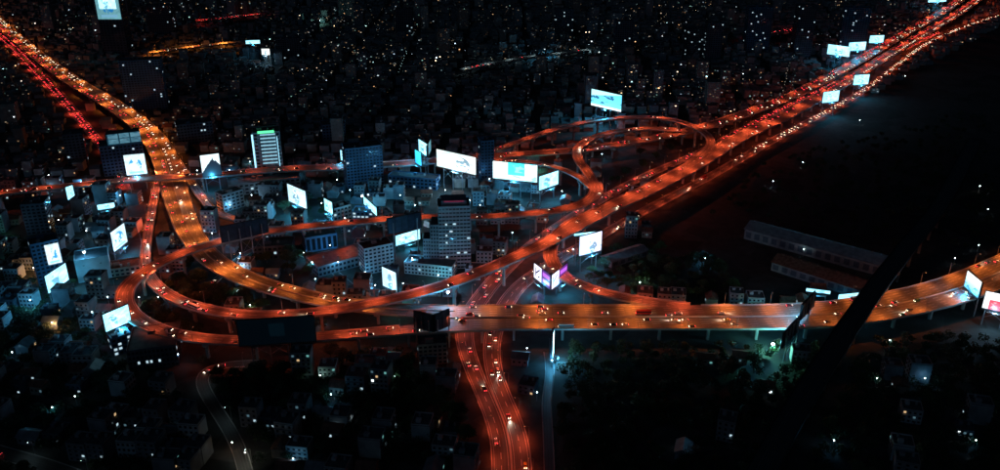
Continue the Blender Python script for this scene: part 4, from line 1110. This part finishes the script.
# lamps added at random spots to light the blocks
ln, got = {}, []
while len(got) < 46:
    x, y = random.uniform(0, 545), random.uniform(168, 335)
    if 120 < x < 210 and y > 200: continue
    p = at(x, y, 0)
    if road_hits(p, None, -5, 1e9, 2.0) or in_foot(p.x, p.y, 1.0): continue
    if any((p.x - q[0]) ** 2 + (p.y - q[1]) ** 2 < 60 for q in near) or any((p - q).length < 22 for q in got): continue
    got.append(p)
for p in got:
    j = int(np.argmin((LM[:, 0] - p.x) ** 2 + (LM[:, 1] - p.y) ** 2)); ln[j] = ln.get(j, 0) + 1
    c = random.choice(((0.07, 0.48, 1.0), (0.1, 0.6, 1.0), (0.1, 0.75, 0.9), (0.1, 0.85, 0.65), (0.35, 0.7, 1.0), (1.0, 0.5, 0.18)))
    flood(0, 0, random.uniform(6, 9), random.choice((600, 1200, 2200, 3600)), c, 'flood_lens', f"added lamp on a short pole, {ordinal(ln[j])} of those by {LANDMARKS[j][2]}", p)

# everything farther: past counting, one mass of houses with its lit windows and yard lamps
city, lits = MB(), MB()
def spark(x, y, z, w, h, d, rz, bright):
    c = random.choice(PAL); lits.box((x, y, z), (w, d, h), rz, tuple(v * bright for v in c))
for p in good:
    if id(p) in nearset: continue
    x, y, rz, by_road = p
    far = y > 1200
    t = random.random()
    h = random.uniform(4.5, 13) if t < 0.9 else random.uniform(14, 26) if t < 0.985 else random.uniform(28, 55)
    if by_road: h = min(h, random.uniform(5, 12))
    w, d = random.uniform(9, 13.5), random.uniform(9, 14)
    if h > 26: w, d = random.uniform(13, 22), random.uniform(13, 20)
    wt = random.choice(WALLS)
    city.box((x, y, h / 2), (w, d, h), rz, wt, nobottom=True)
    rt = random.choice(ROOFS)
    if h < 9 and random.random() < 0.6: city.gable((x, y, h + 0.02), (w, d), d * 0.25, rz, rt)
    else:
        city.box((x, y, h + 0.15), (w + 0.3, d + 0.3, 0.28), rz, rt)
        if random.random() < 0.5: city.box((x + 1.5, y + 1, h + 1.4), (2.8, 2.4, 2.2), rz, wt)
    # windows
    dark_zone = inside(Z_PARK, x, y)
    if not in_frame((x, y, 5), 60) or dark_zone: continue
    ca, sa = math.cos(rz), math.sin(rz)
    nlit = 0
    clump = 0.1 + 1.9 * max(0.0, math.sin(x * 0.011 + 1.3 * math.sin(y * 0.006)) * math.sin(y * 0.008 + 1.1 * math.sin(x * 0.007)) + 0.25) ** 1.5
    q = random.random() / min(1.6, 0.35 + clump)
    if q < 0.30: nlit = 1
    elif q < 0.42: nlit = 2
    elif q < 0.46: nlit = 6
    if h > 14: nlit += random.choice((0, 1, 2, 4))
    if h > 27: nlit += random.randint(2, 9)
    for _ in range(nlit):
        br = min(1.0, 0.013 * (random.paretovariate(0.85))) * min(1.5, 0.3 + clump)
        # on the faces turned to the camera
        if abs(sa) < 0.7: u, v = random.uniform(-.42, .42) * w, -math.copysign(d / 2 + 0.03, ca)
        else: u, v = -math.copysign(w / 2 + 0.03, sa), random.uniform(-.42, .42) * d
        ww, dd = (random.uniform(1, 2.2), 0.14) if abs(sa) < 0.7 else (0.14, random.uniform(1, 2.2))
        spark(x + u * ca - v * sa, y + u * sa + v * ca, random.uniform(2.0, max(2.5, h - 1.0)), ww, random.uniform(0.6, 1.1), dd, rz, br)
    if random.random() < 0.16:      # a fluorescent tube lamp over the lane
        br = min(1.5, 0.035 * random.paretovariate(0.9)) * min(1.5, 0.3 + clump)
        spark(x + 8.2, y - 8.5, 5.5, 1.3, 0.3, 0.3, rz, br)
for k in range(60):
    y0 = random.uniform(1000, 2500); x0 = random.uniform(-0.75, 0.62) * y0; a = random.choice((0.1, -0.25, 0.35, 1.2, 1.5, -0.05)) + random.uniform(-.1, .1)
    n = random.randint(5, 16); c = random.choice(PAL); br = random.uniform(0.08, 0.55); gp = random.uniform(16, 30)
    for q in range(n):
        x, y = x0 + math.cos(a) * q * gp + random.uniform(-2, 2), y0 + math.sin(a) * q * gp + random.uniform(-2, 2)
        if inside(Z_YARD, x, y) or road_hits((x, y), None, -5, 1e9, 3): continue
        b_ = br * random.uniform(0.4, 1.4)
        lits.box((x, y, 9), (1.0, 0.5, 0.3), a, tuple(v * b_ for v in c))
o = city.build('distant_houses', 'city_wall'); tag(o, 'dense dark mass of low houses filling the distance', 'houses', kind='stuff')
o2 = lits.build('distant_lights', 'lit_window', o); o2['kind'] = 'stuff'

# ------------------------------------------------------------------ vehicles
def car_kind(kind):
    """returns list of (name, mesh-maker, subparts); x forward"""
    if kind == 'car': L, W, prof = 4.5, 1.8, [(-2.25, .35), (2.2, .35), (2.25, .75), (1.2, .95), (-1.9, 1.0), (-2.25, .85)]
    elif kind == 'pickup': L, W, prof = 5.2, 1.85, [(-2.6, .5), (2.55, .5), (2.6, .95), (1.5, 1.1), (-2.6, 1.1)]
    elif kind == 'van': L, W, prof = 4.9, 1.9, [(-2.45, .35), (2.4, .35), (2.45, .9), (1.7, 1.1), (-2.45, 1.1)]
    elif kind == 'bus': L, W, prof = 11.5, 2.5, [(-5.75, .4), (5.75, .4), (5.75, 1.5), (-5.75, 1.5)]
    b = MB(); b.prism(prof, -W / 2, W / 2); body = b
    cab = {'car': [(-1.85, 1.0), (1.15, .96), (.45, 1.42), (-1.25, 1.45)], 'pickup': [(-.7, 1.1), (1.45, 1.1), (.8, 1.7), (-.6, 1.72)],
           'van': [(-2.4, 1.1), (1.65, 1.1), (.9, 1.85), (-2.3, 1.9)], 'bus': [(-5.7, 1.5), (5.7, 1.5), (5.6, 2.5), (-5.7, 2.5)]}[kind]
    g_ = MB(); g_.prism(cab, -W / 2 + .1, W / 2 - .1)
    zt = max(z for _, z in cab)
    rx = [x for x, z in cab if z > zt - .08]
    rf = MB(); rf.box(((rx[0] + rx[-1]) / 2, 0, zt + .03 + (0.25 if kind == 'bus' else 0)), (abs(rx[0] - rx[-1]) + .1, W - .22, .08 + (0.5 if kind == 'bus' else 0)))
    hl, tl, wh = [], [], []
    zl = .68 if kind == 'car' else .85
    for s in (1, -1):
        q = MB(); q.box((L / 2 - 0.02, s * (W / 2 - .28), zl), (.16, .38, .2)); hl.append(q.mesh('headlight', 'headlight'))
        q = MB(); q.box((-L / 2 + 0.02, s * (W / 2 - .24), zl + .08), (.14, .38, .24)); tl.append(q.mesh('taillight', 'taillight'))
    for fx in (-.3, .31):
        for s in (1, -1):
            q = MB(); q.tube((L * fx, s * (W / 2 - .2), .33), (L * fx, s * (W / 2 + .02), .33), .33, .33, 10); wh.append(q.mesh('wheel', 'rubber'))
    return dict(body=body, glass=g_.mesh('windows', 'glass_dark'), roof=rf, hl=hl, tl=tl, wh=wh, L=L)
CK = {k: car_kind(k) for k in ('car', 'pickup', 'van', 'bus')}
BODY = {}
def body_mesh(kind, c):
    if (kind, c) not in BODY:
        BODY[(kind, c)] = (CK[kind]['body'].mesh('body', 'car_' + c), CK[kind]['roof'].mesh('roof', 'car_' + c))
    return BODY[(kind, c)]
spots = []
for r in ROADS:
    if r.density <= 0: continue
    s = 10.0
    wav = random.uniform(0, 6)
    nl = max(1, int(round((float(r.w.min()) - 3) / 3.5)))
    for lane in range(nl):
        s = random.uniform(5, 40)
        while s < r.s[-1] - 8:
            i = int(np.searchsorted(r.s, s)) - 1
            i = max(0, min(i, len(r.c) - 2))
            c, n, t, w = r.c[i], r.n[i], r.t[i], r.w[i]
            f = (s - r.s[i]) / (r.s[i + 1] - r.s[i])
            c = c * (1 - f) + r.c[i + 1] * f
            fr = -0.5 + (lane + 0.5) / nl
            off = fr * (w - 3) + random.uniform(-.3, .3)
            p = (c[0] + n[0] * off, c[1] + n[1] * off, c[2] + 0.02)
            dirn = r.oneway if r.oneway else (1 if off > 0 else -1)
            # traffic thickens far away on the jammed roads
            jam = 1.0
            if r.key in ('D', 'J', 'M1', 'M2') and c[1] > 1050: jam = 4.2
            if r.key in ('N', 'Q') and c[1] > 850: jam = 3.6
            gap = random.expovariate(1.0) * 58 / (r.density * jam) + 7.5
            zi = [z_ for z_ in (road_hits(p, ROADS.index(r), p[2] - 2, p[2] + 0.6, 0),) if z_]
            if in_frame(p, 10) and not zi: spots.append((r, s, lane, p, math.atan2(t[1] * dirn, t[0] * dirn), off, dirn))
            s += gap
# drop cars that overlap because carriageways merge
uniq, grid = [], {}
for q in spots:
    kx, ky = int(q[3][0] // 7), int(q[3][1] // 7)
    if any((q[3][0] - o[3][0]) ** 2 + (q[3][1] - o[3][1]) ** 2 < 36 and abs(q[3][2] - o[3][2]) < 3 and abs(q[5] - o[5]) < 2.4 for a in (-1, 0, 1) for b_ in (-1, 0, 1) for o in grid.get((kx + a, ky + b_), [])): continue
    grid.setdefault((kx, ky), []).append(q); uniq.append(q)
uniq.sort(key=lambda q: -pix(q[3])[2])
near_cars, far_cars = uniq[:290], uniq[290:]
near_cars.sort(key=lambda q: (q[0].key, q[1]))
cn = {}
beam = lamp_light('beam', (1.0, 0.85, 0.65), 5200, 60); beam.shadow_soft_size = 0.1; beam.spot_blend = 0.6
nb = 0
for r, s, lane, p, ang, off, dirn in near_cars:
    kind = random.choices(('car', 'pickup', 'van', 'bus'), (7, 2, 1.2, 0.25))[0]
    if r.w[0] < 7: kind = 'car'
    cc = random.choices(list(CAR_COLS), (5, 4, 3, 3, 1, 1.3, 0.8, 0.9, 0.6))[0]
    K = CK[kind]
    root = empty(kind if kind != 'pickup' else 'pickup_truck', p, ang)
    cn[(r.key, kind, cc)] = cn.get((r.key, kind, cc), 0) + 1
    kn = 'pickup truck' if kind == 'pickup' else kind
    n = cn[(r.key, kind, cc)]
    tag(root, f"{ordinal(n)} {cc} {kn} from {r.start} on {r.where}", kn, 'vehicles on the roads')
    bm, rm = body_mesh(kind, cc)
    link('body', bm, root); link('roof', rm, root); link('windows', K['glass'], root)
    for me in K['hl']: link('headlight', me, root)
    for me in K['tl']: link('taillight', me, root)
    if pix(p)[2] > 0.95:
        for me in K['wh']: link('wheel', me, root)
    if nb < 40 and random.random() < 0.2:
        nb += 1
        bo = link('beam_light', beam, root, (K['L'] / 2 + 0.3, 0, 0.8)); bo.rotation_euler = (0, R(-80), 0)
tr, tg = MB(), MB()
for r, s, lane, p, ang, off, dirn in far_cars:
    c = CAR_COLS[random.choice(list(CAR_COLS))]
    ca, sa = math.cos(ang), math.sin(ang)
    tr.box((p[0], p[1], p[2] + .62), (4.4, 1.8, .62), ang, c); tr.box((p[0] - .3 * ca, p[1] - .3 * sa, p[2] + 1.2), (2.4, 1.6, .52), ang, (.03, .03, .04), 0.85)
    for sg in (1, -1):
        tg.box((p[0] + 2.2 * ca - sg * .62 * sa, p[1] + 2.2 * sa + sg * .62 * ca, p[2] + .7), (.2, .4, .24), ang, (2.9, 2.5, 1.8))
        tg.box((p[0] - 2.2 * ca - sg * .64 * sa, p[1] - 2.2 * sa + sg * .64 * ca, p[2] + .78), (.2, .4, .28), ang, (2.9, .12, .16))
o = tr.build('distant_traffic', 'city_wall'); tag(o, 'dense far traffic jam of small cars', 'traffic', kind='stuff')
tg.build('distant_car_lights', 'lit_window', o)['kind'] = 'stuff'

# ------------------------------------------------------------------ trees
def tree_kind(h, rad, lobes, leaf, seed):
    rn = random.Random(seed)
    t = MB(); t.tube((0, 0, -0.1), (0.2, 0.1, h * 0.45), 0.34, 0.2, 8, None, False)
    cs = []
    for k in range(lobes):
        a = 2 * math.pi * k / lobes + rn.uniform(-.5, .5); rr = rad * rn.uniform(.3, .75)
        c = (math.cos(a) * rr, math.sin(a) * rr, h * rn.uniform(.5, .82)); cs.append((c, rad * rn.uniform(.38, .62)))
        t.tube((0.15, 0.08, h * rn.uniform(.3, .42)), c, 0.13, 0.04, 5, None, False)
    cs.append(((0, 0, h * .82), rad * .55))
    f = MB()
    for c, rr in cs:
        for _ in range(150):
            while True:
                v = Vector((rn.uniform(-1, 1), rn.uniform(-1, 1), rn.uniform(-1, 1)))
                if 0.3 < v.length < 1: break
            q = Vector(c) + Vector((v.x, v.y, v.z * 0.75)) * rr * (1 + rn.uniform(-.15, .3))
            u = Vector((rn.uniform(-1, 1), rn.uniform(-1, 1), rn.uniform(-.6, .6))).normalized(); w_ = u.orthogonal().normalized()
            sz = rn.uniform(.28, .62)
            f.quad(q - u * sz, q + w_ * sz * .6, q + u * sz, q - w_ * sz * .6)
    return t.mesh('trunk', 'bark'), f.mesh('crown', leaf)
TK = [tree_kind(9, 4.2, 6, 'leaf_dark', 1), tree_kind(11, 5.2, 7, 'leaf_mid', 2), tree_kind(7.5, 3.6, 5, 'leaf_olive', 3), tree_kind(13, 5.6, 8, 'leaf_dark', 4)]
def plant(zone, n, where, group):
    xs = [p[0] for p in zone]; ys = [p[1] for p in zone]
    got, tries = [], 0
    while len(got) < n and tries < n * 60:
        tries += 1
        x, y = random.uniform(min(xs), max(xs)), random.uniform(min(ys), max(ys))
        if not inside(zone, x, y) or road_hits((x, y), None, -5, 1e9, 3.0) or in_foot(x, y, 1.0): continue
        if not in_frame((x, y, 4), 5): continue
        if any((x - a) ** 2 + (y - b_) ** 2 < 25 for a, b_ in got): continue
        if any((x - q[0]) ** 2 + (y - q[1]) ** 2 < 90 for q in near): continue
        got.append((x, y))
    got.sort(key=lambda q: pix((q[0], q[1], 0))[0])
    for k, (x, y) in enumerate(got):
        root = empty('tree', (x, y, 0), random.uniform(0, 6)); kx = random.uniform(.75, 1.2); root.scale = (kx, kx, kx * random.uniform(.9, 1.1))
        tm, cm = random.choice(TK)
        link('trunk', tm, root); link('crown', cm, root)
        tag(root, f"leafy tree, {ordinal(k + 1)} from left {where}", 'tree', group)
plant(Z_ISLAND, 34, 'in the island inside the loop', 'trees inside the loop')
plant(Z_RING, 24, 'between the two loop ramps', 'trees between the loop ramps')
plant(Z_RAMPGREEN, 44, 'in the grove right of the purple billboard', 'trees beside the curved ramp')
plant(Z_GROVE, 16, 'in the grove below the dark billboard back', 'trees in the block grove')
plant(Z_BACK, 10, 'behind the long loop ramp', 'trees behind the loop ramp')
plant(Z_FARGREEN, 8, 'inside the far ramps', 'trees inside the far ramps')
plant(Z_LOWER, 50, 'among the dark houses below the loop', 'trees below the loop')
plant(Z_PARK, 74, 'in the dark park below the broad expressway', 'trees in the dark park')
plant(Z_LEFT, 22, 'in the dark lower left corner', 'trees at the lower left')

# the rest of the greenery: past counting, one mass of crowns over the dark ground
rn = np.random.default_rng(3)
Z_YARDN = ground_poly([(700, 215), (760, 165), (980, 110), (1010, 250), (900, 250), (740, 220)])
Z_LOWL = ground_poly([(-10, 215), (110, 300), (130, 400), (-10, 330)])
centres = []
for zone, n in ((Z_PARK, 560), (Z_LOWER, 260), (Z_YARDN, 260), (Z_LEFT, 220), (Z_ISLAND, 60), (Z_RING, 40), (Z_RAMPGREEN, 80), (Z_LOWL, 60)):
    xs = [p[0] for p in zone]; ys = [p[1] for p in zone]
    k = 0; tries = 0
    while k < n and tries < n * 30:
        tries += 1
        x, y = random.uniform(min(xs), max(xs)), random.uniform(min(ys), max(ys))
        if not inside(zone, x, y) or road_hits((x, y), None, -5, 1e9, 3.5) or in_foot(x, y, 1.0): continue
        if any((x - q[0]) ** 2 + (y - q[1]) ** 2 < 80 for q in near): continue
        centres.append((x, y, random.uniform(2.2, 4.6))); k += 1
NL = 170
C = np.array(centres)
v = rn.normal(size=(len(C), NL, 3)); v /= np.linalg.norm(v, axis=2)[..., None]
v *= rn.uniform(0.35, 1.12, size=(len(C), NL, 1)); v[..., 2] *= 0.7
rad = C[:, None, 2:3]
P = np.concatenate([C[:, None, :2] + v[..., :2] * rad, (rad * 1.35 + v[..., 2:3] * rad)], axis=2).reshape(-1, 3)
u = rn.normal(size=P.shape); u /= np.linalg.norm(u, axis=1)[:, None]
q = np.cross(u, rn.normal(size=P.shape)); q /= np.linalg.norm(q, axis=1)[:, None]
sz = rn.uniform(0.4, 0.85, size=(len(P), 1))
VV = np.stack([P - u * sz, P + q * sz * 0.6, P + u * sz, P - q * sz * 0.6], axis=1).reshape(-1, 3)
me = bpy.data.meshes.new('foliage')
me.vertices.add(len(VV)); me.vertices.foreach_set('co', VV.astype(np.float32).ravel())
nq = len(P)
me.loops.add(nq * 4); me.loops.foreach_set('vertex_index', np.arange(nq * 4, dtype=np.int32))
me.polygons.add(nq); me.polygons.foreach_set('loop_start', np.arange(0, nq * 4, 4, dtype=np.int32))
me.update(calc_edges=True); me.materials.append(M['leaf_dark'])
tag(link('foliage', me), 'dark mass of bushes and low trees filling the unlit ground', 'foliage', kind='stuff')
